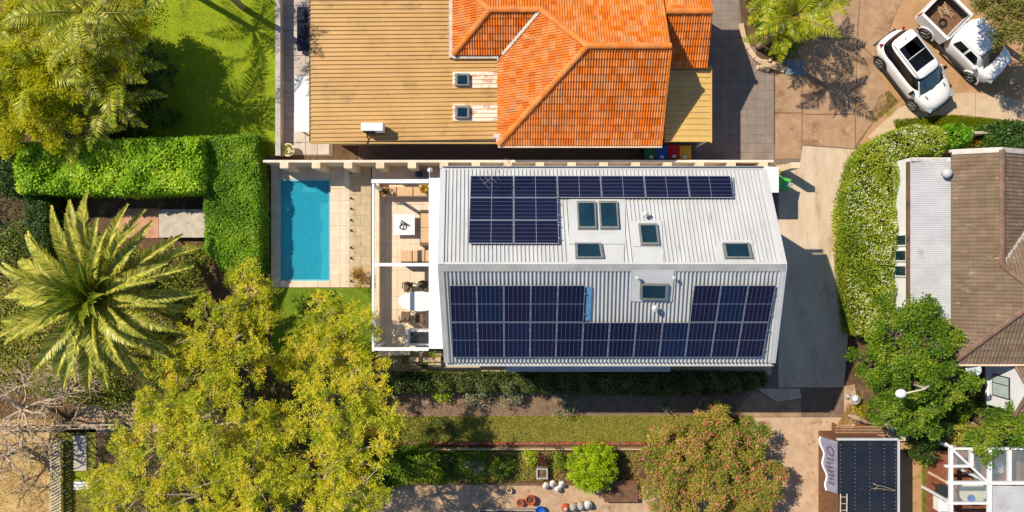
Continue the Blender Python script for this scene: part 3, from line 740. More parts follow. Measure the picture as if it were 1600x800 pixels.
# lean-to roof at the bin corner
lz = 2.55
lr = ribbed(V3(WX(1038, lz), WY(103, lz), lz+.05), V3(WX(1038, lz), WY(222, lz), lz+.05), V3(WX(1110, lz), WY(103, lz), lz), V3(WX(1110, lz), WY(222, lz), lz), .26, .05, .034)
lroof = link('lean_to_roof', lr.mesh('lean_to_roof', M['tan_pale']), oh)
MB().boxb(WX(1110, lz)+.004, WX(1110, lz)+.06, WY(223, lz), WY(103, lz), lz-.10, lz+.045).build('gutter', M['tan_pale'], lroof)
for px, py in ((1106, 110), (1106, 160), (1106, 218)):
    p = W(px, py, lz); MB().boxb(p.x-.05, p.x+.05, p.y-.05, p.y+.05, 0, lz-.03).build('post', M['white'], lroof)

ac = thing('air_conditioner', 'white air conditioner unit on the tan steel roof edge', 'air conditioner', W(582, 204, tz+.03))
p = W(581, 198, 3.4)
MB().boxb(p.x-.47, p.x+.47, p.y-.17, p.y+.17, 2.86, 3.42).build('casing', M['white'], ac)
fan = MB(); fan.cur = 0
for k in range(5):
    fan.boxb(p.x-.40, p.x+.1, p.y-.195, p.y-.172, 2.93+k*.09, 2.96+k*.09)
fan.build('grille', M['dark_metal'], ac)
for s_ in (-.35, .35): MB().boxb(p.x+s_-.03, p.x+s_+.03, p.y-.2, p.y+.2, tz+.03, 2.858).build('foot', M['dark_metal'], ac)
MB().tube([(p.x-.3, p.y-.2, 3.0), (p.x-.32, p.y-.35, 2.8), (p.x-.26, p.y-.5, 2.78), (p.x-.34, p.y-.62, 2.77), (p.x-.34, p.y-.75, 2.5), (p.x-.34, p.y-.75, .3)], .025, 6).build('pipe', M['black'], ac)

# ================================================================== brown tiled house with grey lean-to
bh = thing('brown_tiled_house', 'single storey house with brown concrete tile roof and grey steel lean-to', 'house', (22.0, 0, 0))
kz = lambda t: 3.0+.41*t
n_y, s_y = 4.55, -4.7
a0 = V3(19.3, s_y, 3.0); a1 = V3(19.3, -.38, 3.0); a2 = V3(19.3, n_y, 3.0); r0 = V3(21.0, n_y, kz(1.7)); r1 = V3(21.0, -.38, kz(1.7)); ap = V3(22.31, -1.69, kz(3.01))
bf = [[a0, a1, r1, ap], [a1, a2, r0, r1], [r0, V3(24, n_y, kz(1.7)-1.23), V3(24, 2.62, kz(1.7)-1.23), r1],
      [r1, V3(24, 2.62, kz(1.7)-1.23), V3(26, 2.62, kz(1.7)-1.23), V3(26, -1.69, ap.z), ap], [a0, ap, V3(26, -1.69, ap.z), V3(26, s_y, 3.0)]]
deck = MB()
for f in bf:
    n_ = plane_n(f[0], f[1], f[2]); deck.slab([p_-n_*.012 for p_ in f], n_, .05)
broof = deck.build('roof', M['wood'], bh)
tile_roof(broof, bf, .33, .32, 'concrete', M['brown_tile'])
for a, b_ in ((r0, r1), (r1, ap), (a0, ap), (ap, V3(26, -1.69, ap.z))): ridge_caps(broof, a+dz, b_+dz, .125, M['brown_ridge'])
MB().slab([r1+dz+Vector((.05, -.05, 0)), r1+dz+Vector((-.03, .05, 0)), V3(23.96, 2.70, kz(1.7)-1.2)+dz, V3(24.02, 2.60, kz(1.7)-1.2)+dz], Vector((0, 0, 1)), .02).build('valley_flashing', M['lead'], broof)
MB().boxb(19.25, 21.0, n_y, n_y+.12, 2.92, 3.04).slab([V3(19.3, n_y-.1, 3.07), V3(19.3, n_y+.12, 3.07), r0+Vector((0, .12, .07)), r0+Vector((0, -.1, .07))], plane_n(a1, a2, r0), .1).slab(
    [r0+Vector((0, -.1, .07)), r0+Vector((0, .12, .07)), V3(24, n_y+.12, kz(1.7)-1.16), V3(24, n_y-.1, kz(1.7)-1.16)], plane_n(r0, V3(24, n_y, kz(1.7)-1.23), r1), .1).build('barge_capping', M['lead'], broof)
MB().boxb(19.2, 26, s_y-.14, s_y-.02, 2.86, 2.99).build('gutter', M['cream'], broof)
lx = 17.74
MB().boxb(lx+.1, 19.6, s_y+.5, n_y-.15, 0, 2.5).boxb(19.6, 25.8, s_y+.5, n_y-.3, 0, 2.9).build('wall', M['white'], bh)
bl = link('lean_to_roof', ribbed(V3(lx, n_y-.35, 2.6), V3(lx, -4.3, 2.6), V3(19.36, n_y-.35, 2.93), V3(19.36, -4.3, 2.93), .082, .04, .02).mesh('lean_to_roof', M['grey_roof']), bh)
MB().boxb(lx-.12, lx-.01, -4.3, n_y-.35, 2.46, 2.60).build('gutter', M['rust'], bl)
MB().boxb(lx, 19.3, n_y-.345, n_y-.22, 2.56, 2.72).build('barge_capping', M['lead'], bl)
for y0_, y1_ in ((.45, 1.0), (-.25, .3), (-.95, -.4)):
    f_ = MB().boxb(lx+.02, lx+.12, y0_, y1_, 1.35, 2.25).build('window', M['white'], bh)
    MB().boxb(lx+.0, lx+.02, y0_+.07, y1_-.07, 1.42, 2.18).build('pane', M['pane'], f_)
wv = MB(); p = W(1477, 271, 3.0); wv.lathe(p.x, p.y, [(.10, 2.75), (.10, 2.98), (.17, 3.02), (.22, 3.12), (.2, 3.22), (.10, 3.29), (.01, 3.31)], 16)
wv.build('wind_vent', M['flash'], bl, smooth=True)
# small white gable porch at the foot of the house
gp = thing('gabled_porch', 'small white weatherboard gable with a twin pane window and brown roof', 'porch', (22.9, -5.95, 0))
gw = MB(); gx = 22.3; ya, yb, yc = -4.98, -6.95, -5.8
gw.add([(gx, ya, 1.0), (gx, yb, 1.0), (gx, yb, 2.8), (gx, yc, 3.55), (gx, ya, 2.8), (gx+.1, ya, 1.0), (gx+.1, yb, 1.0), (gx+.1, yb, 2.8), (gx+.1, yc, 3.55), (gx+.1, ya, 2.8)],
       [(0, 4, 3, 2, 1), (5, 6, 7, 8, 9), (0, 1, 6, 5), (1, 2, 7, 6), (0, 5, 9, 4)])
gw.boxb(gx+.1, 26, yb+.05, ya-.05, .9, 2.75); gw.build('wall', M['white'], gp)
MB().boxb(gx+.15, 26, yb+.1, ya-.1, 0, .9).build('subfloor', M['wood'], gp)
MB().boxb(gx-.06, gx-.002, yb-.05, ya+.02, .92, 1.04).build('bottom_trim', M['white'], gp)
f_ = MB().boxb(gx-.04, gx-.002, -6.45, -5.45, 1.35, 2.45).build('window', M['dark_metal'], gp)
mcur = mat('net_curtain', C(176, 190, 190), C(156, 172, 172), 3, .5)
for q0, q1 in ((-6.40, -5.86), (-5.82, -5.50)): MB().boxb(gx-.055, gx-.042, q0, q1, 1.41, 2.39).build('pane', mcur, f_)
gr = MB(); gn1 = plane_n(V3(gx, ya, 2.8), V3(26, ya, 2.8), V3(gx, yc, 3.55)); gn2 = plane_n(V3(gx, yb, 2.8), V3(26, yb, 2.8), V3(gx, yc, 3.55))
pf = [[V3(gx-.05, ya+.15, 2.72), V3(26, ya+.15, 2.72), V3(26, yc, 3.58), V3(gx-.05, yc, 3.58)], [V3(gx-.05, yb-.15, 2.70), V3(26, yb-.15, 2.70), V3(26, yc, 3.58), V3(gx-.05, yc, 3.58)]]
gr.slab(pf[0], gn1, .05); gr.slab(pf[1], gn2, .05); groof = gr.build('roof', M['brown_tile'], gp)
tile_roof(groof, [[p_+gn1*.012 for p_ in pf[0]], [p_+gn2*.012 for p_ in pf[1]]], .33, .32, 'concrete', M['brown_tile'], limit=60)
for a, b_ in ((pf[0][0], pf[0][3]), (pf[1][0], pf[1][3])):
    MB().tube([a+Vector((.02, 0, .06)), b_+Vector((.02, 0, .06))], .075, 4).build('barge_board', M['brown_ridge'], groof)

# satellite dish on the eave
sd = thing('satellite_dish', 'pale round satellite dish under the brown tile eave beside the tree', 'satellite dish', W(1522, 585, 2.2))
p = W(1521, 577, 2.9); d_ = MB()
vs = []; n_ = 20
axis = Vector((-.45, .25, .85)).normalized(); u_ = axis.cross(Vector((0, 0, 1))).normalized(); w_ = axis.cross(u_)
for rr, dd in ((.02, -.10), (.18, -.07), (.30, 0.0), (.31, -.02), (.02, -.125)):
    for k in range(n_): an = 2*math.pi*k/n_; vs.append(p+(u_*math.cos(an)+w_*math.sin(an))*rr+axis*dd)
d_.add(vs, [(i*n_+k, i*n_+(k+1) % n_, (i+1)*n_+(k+1) % n_, (i+1)*n_+k) for i in range(4) for k in range(n_)]); d_.build('dish', mat('dish_grey', C(176, 188, 196), C(160, 172, 182), 6, .6), sd, smooth=True)
MB().tube([p-axis*.1, p+Vector((.1, .02, -.35)), (p.x+.18, p.y+.12, 2.75)], .02, 6).tube([p-w_*.28, p+axis*.32], .01, 5).build('bracket', M['dark_metal'], sd)
MB().tube([(p.x+.1, p.y, 0), (p.x+.1, p.y+.02, 2.55)], .022, 6).build('pole', M['dark_metal'], sd)

# ------------------------------------------------------------------ vegetation
YG = [C(88, 114, 16), C(146, 162, 22), C(200, 200, 34), C(234, 220, 62), C(216, 174, 80)]
L_ = {}
L_['gled'] = leafmat('yellow_green_leaf', YG, big=1.3, trans=.45)
L_['green'] = leafmat('mid_green_leaf', [C(48, 84, 16), C(84, 120, 22), C(126, 154, 34), C(182, 184, 66)], big=.8)
L_['hedge'] = leafmat('hedge_leaf', [C(78, 122, 14), C(126, 172, 22), C(172, 206, 36), C(206, 222, 76)], trans=.3, big=.7)
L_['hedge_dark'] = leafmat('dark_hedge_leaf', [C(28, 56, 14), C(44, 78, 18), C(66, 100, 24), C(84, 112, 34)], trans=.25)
L_['hedge2'] = leafmat('clipped_hedge_leaf', [C(66, 110, 14), C(104, 150, 22), C(142, 180, 34), C(176, 200, 66)], trans=.3, big=.7)
L_['lime'] = leafmat('lime_leaf', [C(124, 150, 10), C(158, 184, 14), C(182, 206, 24), C(202, 216, 52)], trans=.35, big=.8)
L_['bamboo'] = leafmat('bamboo_leaf', [C(140, 150, 14), C(182, 186, 20), C(212, 208, 32), C(230, 222, 64)], trans=.5, big=.6)
L_['oleander'] = leafmat('oleander_leaf', [C(98, 116, 36), C(142, 150, 50), C(176, 164, 66), C(208, 164, 100)], trans=.3, big=.8)
L_['pink'] = leafmat('pink_flower', [C(220, 92, 100), C(234, 130, 126), C(238, 158, 148), C(206, 70, 88)], trans=.3)
L_['jasmine'] = leafmat('jasmine_leaf', [C(78, 106, 18), C(122, 148, 26), C(160, 174, 40), C(190, 194, 72)], trans=.3, big=.8)
L_['white'] = leafmat('white_flower', [C(240, 240, 222), C(248, 246, 236), C(232, 228, 196)], trans=.3)
L_['palm'] = leafmat('date_palm_leaflet', [C(112, 130, 32), C(160, 168, 50), C(204, 198, 76), C(230, 218, 116)], rough=.4, trans=.22)
L_['palm_new'] = leafmat('new_palm_leaflet', [C(104, 132, 26), C(146, 162, 38), C(178, 186, 60)], rough=.4, trans=.25)
L_['palm2'] = leafmat('green_palm_leaflet', [C(100, 130, 22), C(160, 176, 34), C(208, 206, 62), C(232, 222, 116)], rough=.4, trans=.42)
L_['palm3'] = leafmat('golden_palm_leaflet', [C(96, 124, 10), C(146, 166, 14), C(186, 190, 30), C(196, 178, 50)], rough=.4, trans=.35)
L_['grass'] = leafmat('grass_blade', [C(110, 130, 12), C(138, 154, 18), C(164, 174, 30)], trans=.35, big=.9)
L_['drygrass'] = leafmat('dry_grass_blade', [C(118, 122, 44), C(158, 150, 72), C(186, 164, 100)], trans=.3, big=1.2)
L_['straw'] = leafmat('straw_litter', [C(170, 128, 70), C(190, 152, 92), C(146, 108, 62), C(126, 120, 44)], trans=.2)
L_['bronze'] = leafmat('bronze_leaf', [C(86, 34, 34), C(112, 50, 44), C(64, 28, 30)], trans=.25)
L_['grey'] = leafmat('grey_green_leaf', [C(110, 124, 88), C(140, 148, 108), C(160, 160, 130)], trans=.25)
M['inner'] = mat('hedge_inner_twigs', C(52, 50, 24), C(38, 36, 18), 6, .95)
M['bleached'] = mat('bleached_bark', C(206, 188, 162), C(164, 142, 116), 5, .9, bump=.3, bscale=25)
M['rachis'] = mat('palm_rachis', C(170, 160, 74), C(150, 138, 60), 6, .6)
M['deadfrond'] = mat('dead_frond', C(176, 142, 102), C(140, 106, 74), 6, .9)

def nz(rng, k=7, f0=.8, f1=4.0):
    fr = rng.uniform(f0, f1, (k, 2))*np.sign(rng.uniform(-1, 1, (k, 2))); ph = rng.uniform(0, 6.3, k); am = 1/np.maximum(np.abs(fr).sum(1), 1)
    am /= am.sum()
    return lambda x, y: sum(a*np.sin(f[0]*x+f[1]*y+p) for a, f, p in zip(am, fr, ph))

def rnd_dir(rng, n): return unit(rng.normal(size=(n, 3)))

def crown_leaves(rng, lobes, dens, cr, per, L, Wd, mode='leaf', low=-.3, up=.6, flat=.65, droop=.25):
    """clumps of leaves through the outer part of each lobe; returns vertices, quads, clump centres"""
    cen = []
    for (x, y, z, rx, ry, rz) in lobes:
        n = max(4, int(dens*(rx*ry*4+rz*(rx+ry)*2)))
        d = rnd_dir(rng, n*3); d = d[d[:, 2] > low][:n]
        r = (.50+.52*rng.random(len(d))**.6)[:, None]
        cen.append(np.array([x, y, z])+d*r*np.array([rx, ry, rz]))
    cen = np.concatenate(cen); n = len(cen)
    if mode == 'spray':     # feathery sprays that arch out of each clump
        ks = 7; sp = unit(rnd_dir(rng, n*ks)*np.array([1, 1, .55])+np.array([0, 0, .15])); c2 = np.repeat(cen, ks, 0)
        ln = cr*rng.uniform(.7, 1.25, n*ks); m = max(4, per//ks)
        t = np.tile(np.linspace(.12, 1, m), n*ks); S = np.repeat(sp, m, 0); C2 = np.repeat(c2, m, 0); LN = np.repeat(ln, m)
        P = C2+S*(t*LN)[:, None]; P[:, 2] -= droop*LN*t*t
        side = unit(np.cross(S, np.array([0, 0, 1.0])))*np.where(np.arange(len(P)) % 2 == 0, 1, -1)[:, None]
        D = side*.8+S*.55+rng.normal(scale=.28, size=P.shape); N = np.array([0, 0, 1.0])+rng.normal(scale=.45, size=P.shape)
        P = P+rng.normal(scale=cr*.06, size=P.shape)
    else:
        o = rnd_dir(rng, n*per)*(rng.random(n*per)**.5)[:, None]; C2 = np.repeat(cen, per, 0)
        P = C2+o*cr*np.array([1, 1, flat]); D = o+rng.normal(scale=.6, size=P.shape); D[:, 2] -= droop
        N = np.array([0, 0, up])+o*.5+rng.normal(scale=.5, size=P.shape)
    k = len(P)
    V, Q_ = leaf_quads(P, D, N, L*rng.uniform(.7, 1.3, k), Wd*rng.uniform(.75, 1.25, k))
    return V, Q_, cen

def crown_clumps(rng, lobes, R0, cr, per, L, Wd, mode='leaf', low=-.25, up=.6, droop=.25, fill=.35):
    """foliage in separate rounded masses with gaps: lobes > masses > tufts > leaves"""
    tuft = []; masses = []
    for (x, y, z, rx, ry, rz) in lobes:
        got = []
        for _ in range(int(60+rx*ry*90/R0)):
            d = rnd_dir(rng, 1)[0]
            if d[2] < low: continue
            c = np.array([x, y, z])+d*np.array([rx, ry, rz])*rng.uniform(.40, .95); r = R0*rng.uniform(.5, 1.3)
            if all(np.linalg.norm((c-g[0])*np.array([1, 1, .45])) > .88*(r+g[1]) for g in got): got.append((c, r))
        for c, r in got:
            k = max(6, int(12*(r/cr)**1.6*.55)); dd = rnd_dir(rng, k*2); dd = dd[dd[:, 2] > -.3][:k]
            tuft.append(c+dd*np.array([1, 1, .62])*r*(.25+.75*rng.random((len(dd), 1))**.7)); masses.append(c)
        k = int(rx*ry*5*fill); dd = rnd_dir(rng, k); tuft.append(np.array([x, y, z-.15*rz])+dd*np.array([rx, ry, rz*.6])*.72*rng.random((k, 1))**.4)
    cen = np.concatenate(tuft); n = len(cen)
    if mode == 'spray':
        ks = 5; sp = unit(rnd_dir(rng, n*ks)*np.array([1, 1, .6])+np.array([0, 0, .2])); m = max(4, per//ks)
        ln = cr*rng.uniform(.7, 1.4, n*ks); t = np.tile(np.linspace(.1, 1, m), n*ks); S = np.repeat(sp, m, 0); LN = np.repeat(ln, m)
        P = np.repeat(np.repeat(cen, ks, 0), m, 0)+S*(t*LN)[:, None]; P[:, 2] -= droop*LN*t*t
        side = unit(np.cross(S, np.array([0, 0, 1.0])))*np.where(np.arange(len(P)) % 2 == 0, 1, -1)[:, None]
        D = side*.8+S*.6+rng.normal(scale=.25, size=P.shape); N = np.array([0, 0, 1.0])+rng.normal(scale=.4, size=P.shape); P = P+rng.normal(scale=cr*.05, size=P.shape)
    else:
        o = rnd_dir(rng, n*per)*(rng.random(n*per)**.5)[:, None]; P = np.repeat(cen, per, 0)+o*cr*np.array([1, 1, .7])
        D = o+rng.normal(scale=.6, size=P.shape); D[:, 2] -= droop; N = np.array([0, 0, up])+o*.5+rng.normal(scale=.45, size=P.shape)
    k = len(P); sz = np.repeat(rng.uniform(.8, 1.25, n), k//n)
    V, Q_ = leaf_quads(P, D, N, L*sz*rng.uniform(.7, 1.3, k), Wd*sz*rng.uniform(.75, 1.25, k))
    return V, Q_, np.array(masses)

def lob(px, py, z, rpx, sz=.75, ay=1.0):
    """crown lobe from its outline in the photo: centre pixel, height of its middle, pixel radius"""
    p = W(px, py, z); r = rpx*(H-z)/F
    return (p.x, p.y, z, r, r*ay, r*sz)

def tree(name, label, cat, base, lobes, m, bark, seed, dens=2.4, cr=.42, per=60, L=.12, Wd=.06, mode='leaf', trunk_r=.16, group=None, flowers=None, low=-.3, up=.6, droop=.25, limbs=3, fork=None, R0=None):
    rng = np.random.default_rng(seed); rg = random.Random(seed)
    t = thing(name, label, cat, (base[0], base[1], 0), group)
    if R0: V, Q_, cen = crown_clumps(rng, lobes, R0, cr, per, L, Wd, mode, low, up, droop)
    else: V, Q_, cen = crown_leaves(rng, lobes, dens, cr, per, L, Wd, mode, low, up, droop=droop)
    V[:, 2] = np.maximum(V[:, 2], .03)
    cr_o = link('crown', np_mesh('crown', V, Q_, m), t)
    zlow = min(l[2]-l[5] for l in lobes); zf = fork if fork else max(.5, zlow*.8)
    tb = MB(); b0 = Vector((base[0], base[1], -.05)); f0 = Vector((base[0]+rg.uniform(-.1, .1), base[1]+rg.uniform(-.1, .1), zf))
    tb.tube([b0, b0.lerp(f0, .5)+Vector((rg.uniform(-.06, .06), rg.uniform(-.06, .06), 0)), f0], [trunk_r*1.25, trunk_r, trunk_r*.9], 9)
    tb.build('trunk', bark, t, smooth=True)
    br = MB()
    for l in lobes:
        c = Vector(l[:3]); mid = f0.lerp(c, .5)+Vector((rg.uniform(-.2, .2), rg.uniform(-.2, .2), .1))
        br.tube([f0-Vector((0, 0, .1)), mid, c], [trunk_r*.6, trunk_r*.4, trunk_r*.25], 6)
        near = [q for q in cen if (Vector(q)-c).length < max(l[3:])*1.3]
        for q in rg.sample(near, min(limbs*4, len(near))):
            q = Vector(q)+Vector((0, 0, .18)); s = mid.lerp(c, rg.uniform(.3, 1)); br.tube([s, s.lerp(q, .5)+Vector((rg.uniform(-.12, .12), rg.uniform(-.12, .12), .06)), q], [trunk_r*.28, trunk_r*.2, trunk_r*.1], 5, cap=False)
    br.build('limbs', bark, t, smooth=True)
    if flowers is not None:
        fm, nf, fs, zmin = flowers
        k = rng.integers(0, len(V)//4, nf); P = V.reshape(-1, 4, 3)[k, 2]; P = P[P[:, 2] > zmin]
        P = np.repeat(P, 4, 0)+rng.normal(scale=fs*.6, size=(len(P)*4, 3)); P[:, 2] += .03
        V2, Q2 = leaf_quads(P, rnd_dir(rng, len(P))*np.array([1, 1, .4]), np.array([0, 0, 1.0])+rng.normal(scale=.4, size=P.shape), fs, fs*.8)
        link('flowers', np_mesh('flowers', V2, Q2, fm), t)['kind'] = 'stuff'
    return t

def poly_dist(x, y, poly):
    d = np.full(x.shape, 1e9)
    for i in range(len(poly)):
        ax, ay = poly[i][0], poly[i][1]; bx, by = poly[(i+1) % len(poly)][0], poly[(i+1) % len(poly)][1]
        l2 = (bx-ax)**2+(by-ay)**2+1e-9; t = np.clip(((x-ax)*(bx-ax)+(y-ay)*(by-ay))/l2, 0, 1)
        d = np.minimum(d, np.hypot(x-ax-t*(bx-ax), y-ay-t*(by-ay)))
    return d

def scatter(rng, poly, n):
    xs_ = [p[0] for p in poly]; ys_ = [p[1] for p in poly]; out = []
    got = 0
    while got < n:
        x = rng.uniform(min(xs_), max(xs_), n*2); y = rng.uniform(min(ys_), max(ys_), n*2); k = in_poly(x, y, poly)
        out.append(np.stack([x[k], y[k]], 1)); got += int(k.sum())
    return np.concatenate(out)[:n]

def area_of(poly): return abs(sum(poly[i][0]*poly[(i+1) % len(poly)][1]-poly[(i+1) % len(poly)][0]*poly[i][1] for i in range(len(poly))))/2

def hedge(name, label, cat, pts, z1, m, seed, z0=0.0, dens=900, L=.09, Wd=.055, rough=.10, rnd_r=.25, group=None, flowers=None, depth=.22, parent_thing=None):
    rng = np.random.default_rng(seed); poly = [(p.x, p.y) for p in PX(pts, z1)]
    cx = sum(p[0] for p in poly)/len(poly); cy = sum(p[1] for p in poly)/len(poly)
    t = thing(name, label, cat, (cx, cy, z0), group)
    n = int(area_of(poly)*dens); f = nz(rng, 9, 1.5, 7.0); q = scatter(rng, poly, n); x, y = q[:, 0], q[:, 1]
    d = poly_dist(x, y, poly); edge = np.clip(1-d/rnd_r, 0, 1)
    z = z1+rough*f(x, y)*2-rnd_r*(1-np.sqrt(np.maximum(0, 1-edge**2)))*1.1-depth*rng.random(n)**2
    N = np.stack([rng.normal(scale=.55, size=n), rng.normal(scale=.55, size=n), np.ones(n)], 1)
    P = np.stack([x, y, np.maximum(z, z0+.05)], 1)
    per = sum(math.hypot(poly[i][0]-poly[(i+1) % len(poly)][0], poly[i][1]-poly[(i+1) % len(poly)][1]) for i in range(len(poly)))
    ns = int(per*(z1-z0)*dens*.6); PS = []
    for i in range(len(poly)):
        a, b_ = np.array(poly[i]), np.array(poly[(i+1) % len(poly)]); l = np.linalg.norm(b_-a); k = int(ns*l/per)
        tt = rng.random((k, 1)); c = a+(b_-a)*tt; zz = z0+(z1-rnd_r*.6-z0)*rng.random(k); inn = np.array([cx, cy])-c
        c = c+inn/np.maximum(np.linalg.norm(inn, axis=1, keepdims=True), .01)*rng.uniform(-.05, .2, (k, 1))
        PS.append((np.column_stack([c, zz]), np.column_stack([-inn/np.maximum(np.linalg.norm(inn, axis=1, keepdims=True), .01), np.full(k, .4)])))
    P = np.concatenate([P]+[p for p, _ in PS]); N = np.concatenate([N]+[a_+rng.normal(scale=.4, size=a_.shape) for _, a_ in PS])
    D = rnd_dir(rng, len(P)); D = D-N*(D*unit(N)).sum(1, keepdims=True)*.7
    V, Q_ = leaf_quads(P, D, N, L*rng.uniform(.7, 1.3, len(P)), Wd*rng.uniform(.75, 1.25, len(P)))
    link('foliage', np_mesh('foliage', V, Q_, m), t)
    core = [(cx+(px-cx)*(1-.22/max(.3, math.hypot(px-cx, py-cy))), cy+(py-cy)*(1-.22/max(.3, math.hypot(px-cx, py-cy)))) for px, py in poly]
    MB().prism(core, z0, z1-max(.28, rnd_r*.6)-rough).build('inner_twigs', M['inner'], t)
    if flowers is not None:
        fm, nf, fs, keep = flowers
        k = rng.integers(0, n, nf*3); P2 = P[k]; sel = f(P2[:, 0]*.45+3, P2[:, 1]*.45)+rng.normal(scale=.15, size=len(P2)) > keep
        P2 = P2[sel][:nf]; P2[:, 2] += .05
        P2 = np.repeat(P2, 2, 0)+rng.normal(scale=fs*.5, size=(len(P2)*2, 3))
        V2, Q2 = leaf_quads(P2, rnd_dir(rng, len(P2))*np.array([1, 1, .3]), np.array([0, 0, 1.0])+rng.normal(scale=.3, size=P2.shape), fs, fs*.9)
        link('flowers', np_mesh('flowers', V2, Q2, fm), t)['kind'] = 'stuff'
    return t

def frond_mesh(name, L, e0, bend, ll, n, lw, vee, seed, mats, sweep=.6, rr=.03, droop=.3, bare=.12):
    """pinnate palm leaf: arching rachis with two rows of leaflets; grows along +x from the origin"""
    rng = np.random.default_rng(seed); k = 14; pts = []; p = np.zeros(3); a = e0
    for i in range(k+1):
        pts.append(p.copy()); p = p+np.array([math.cos(a), 0, math.sin(a)])*L/k; a -= bend/k*(0.5+1.0*i/k)
    pts = np.array(pts); s = np.linspace(0, 1, k+1)
    mb = MB(); mb.tube([Vector(q) for q in pts], [rr*(1-.8*t) for t in s], 5)
    nv = len(mb.v)
    t = np.repeat(np.linspace(bare, .995, n), 2); sg = np.tile([1, -1], n)
    P = np.stack([np.interp(t, s, pts[:, i]) for i in range(3)], 1); T = np.stack([np.interp(np.minimum(t+.03, 1), s, pts[:, i])-np.interp(t-.03, s, pts[:, i]) for i in range(3)], 1); T = unit(T)
    side = np.stack([np.zeros(len(t)), sg, np.zeros(len(t))], 1).astype(float); upv = unit(np.cross(T, side*sg[:, None])); upv *= np.sign(upv[:, 2:3]+1e-9)
    D = side*math.cos(vee)+upv*math.sin(vee)+T*sweep*(.6+.8*t[:, None])+rng.normal(scale=.09, size=P.shape)
    D[:, 2] -= droop*rng.random(len(t))
    N = upv*math.cos(vee)-side*math.sin(vee)+rng.normal(scale=.15, size=P.shape)
    prof = np.sin(np.clip((t-bare)/(1-bare), 0, 1)**.7*math.pi*.86+.30)
    V, Q_ = leaf_quads(P, D, N, ll*np.clip(prof, .2, 1)*rng.uniform(.85, 1.1, len(t)), lw)
    me = bpy.data.meshes.new(name); b_ = len(mb.v)
    me.from_pydata(mb.v+[tuple(q) for q in V], [], mb.f+[tuple(int(i)+b_ for i in q) for q in Q_])
    for m in mats: me.materials.append(m)
    me.polygons.foreach_set('material_index', [0]*len(mb.f)+[1]*len(Q_)); me.update()
    return me

def place_fronds(t, protos, spec, zc, rg):
    """spec: list of (azimuth, tilt, scale, prototype); fronds start at the crown centre"""
    for az, tilt, sc, pi_ in spec:
        o = bpy.data.objects.new('frond', protos[pi_]); col.objects.link(o); o.parent = t
        o.matrix_local = Matrix.Translation((math.cos(az)*.12, math.sin(az)*.12, zc)) @ Matrix.Rotation(az, 4, 'Z') @ Matrix.Rotation(-tilt, 4, 'Y') @ Matrix.Rotation(rg.uniform(-.35, .35), 4, 'X') @ Matrix.Scale(sc, 4)

def palm_trunk(t, lean, h, r, m, seed, rings=True):
    rg = random.Random(seed); tb = MB(); k = max(4, int(h/.35)); pts = []; rad = []
    for i in range(k+1):
        f_ = i/k; pts.append(Vector((lean[0]*f_, lean[1]*f_, h*f_-.02))); rad.append(r*(1.2-.3*f_)*(1.06 if i % 2 and rings else 1))
    tb.tube(pts, rad, 10); tb.build('trunk', m, t, local=True, smooth=True)

# ---- Canary date palm
zc = 4.2; c0 = W(150, 463, zc)
dp = thing('date_palm', 'huge date palm with a dense round crown of stiff feathered fronds', 'palm tree', (c0.x, c0.y, 0))
palm_trunk(dp, (0, 0), zc+.05, .38, M['bark'], 3)
pm = [M['rachis'], L_['palm']]; pn = [M['rachis'], L_['palm_new']]
protos = [frond_mesh('frond', 4.1, R(20), R(62), .50, 150, .058, R(30), 21, pm, .85, .05, .10), frond_mesh('frond', 4.2, R(14), R(50), .52, 150, .058, R(33), 22, pm, .85, .05, .08),
          frond_mesh('frond', 3.9, R(30), R(80), .50, 145, .058, R(28), 23, pm, .85, .05, .12), frond_mesh('frond', 2.7, R(40), R(60), .42, 120, .05, R(42), 24, pn, .74, .045, .06)]
rg = random.Random(5); spec = []
for k in range(30): spec.append((k*2.39996+rg.uniform(-.1, .1), R(rg.uniform(-14, 4)), rg.uniform(.93, 1.08), rg.choice((0, 1, 1))))
for k in range(23): spec.append((k*2.39996+1+rg.uniform(-.1, .1), R(rg.uniform(10, 26)), rg.uniform(.84, 1.0), rg.choice((0, 2, 2))))
for k in range(18): spec.append((k*2.39996+.4, R(rg.uniform(24, 42)), rg.uniform(.7, .95), 3))
for k in range(6): spec.append((k*1.1, R(rg.uniform(42, 55)), rg.uniform(.5, .75), 3))
place_fronds(dp, protos, spec, zc, rg)

# ---- tall feather palms of the upper garden and their shadows on the lawn
p2 = [M['rachis'], L_['palm2']]; pd_ = [M['deadfrond'], M['deadfrond']]; p3 = [M['rachis'], L_['palm3']]
fr2 = [frond_mesh('frond', 2.9, R(35), R(95), .62, 38, .05, R(8), 31, p2, .45, .035, .5), frond_mesh('frond', 3.2, R(25), R(80), .66, 40, .05, R(0), 32, p2, .45, .035, .6),
       frond_mesh('frond', 2.3, R(5), R(100), .45, 28, .035, R(-12), 33, pd_, .5, .03, .8), frond_mesh('frond', 2.0, R(45), R(80), .5, 34, .045, R(12), 34, p2, .5, .03, .4)]
fr2b = [frond_mesh('frond', 2.6, R(38), R(90), .60, 46, .06, R(14), 35, [M['rachis'], L_['palm3']], .5, .035, .4), frond_mesh('frond', 2.9, R(28), R(75), .62, 48, .06, R(10), 36, [M['rachis'], L_['palm3']], .5, .035, .4), fr2[2], frond_mesh('frond', 1.9, R(48), R(75), .5, 40, .055, R(16), 37, [M['rachis'], L_['palm3']], .5, .03, .3)]
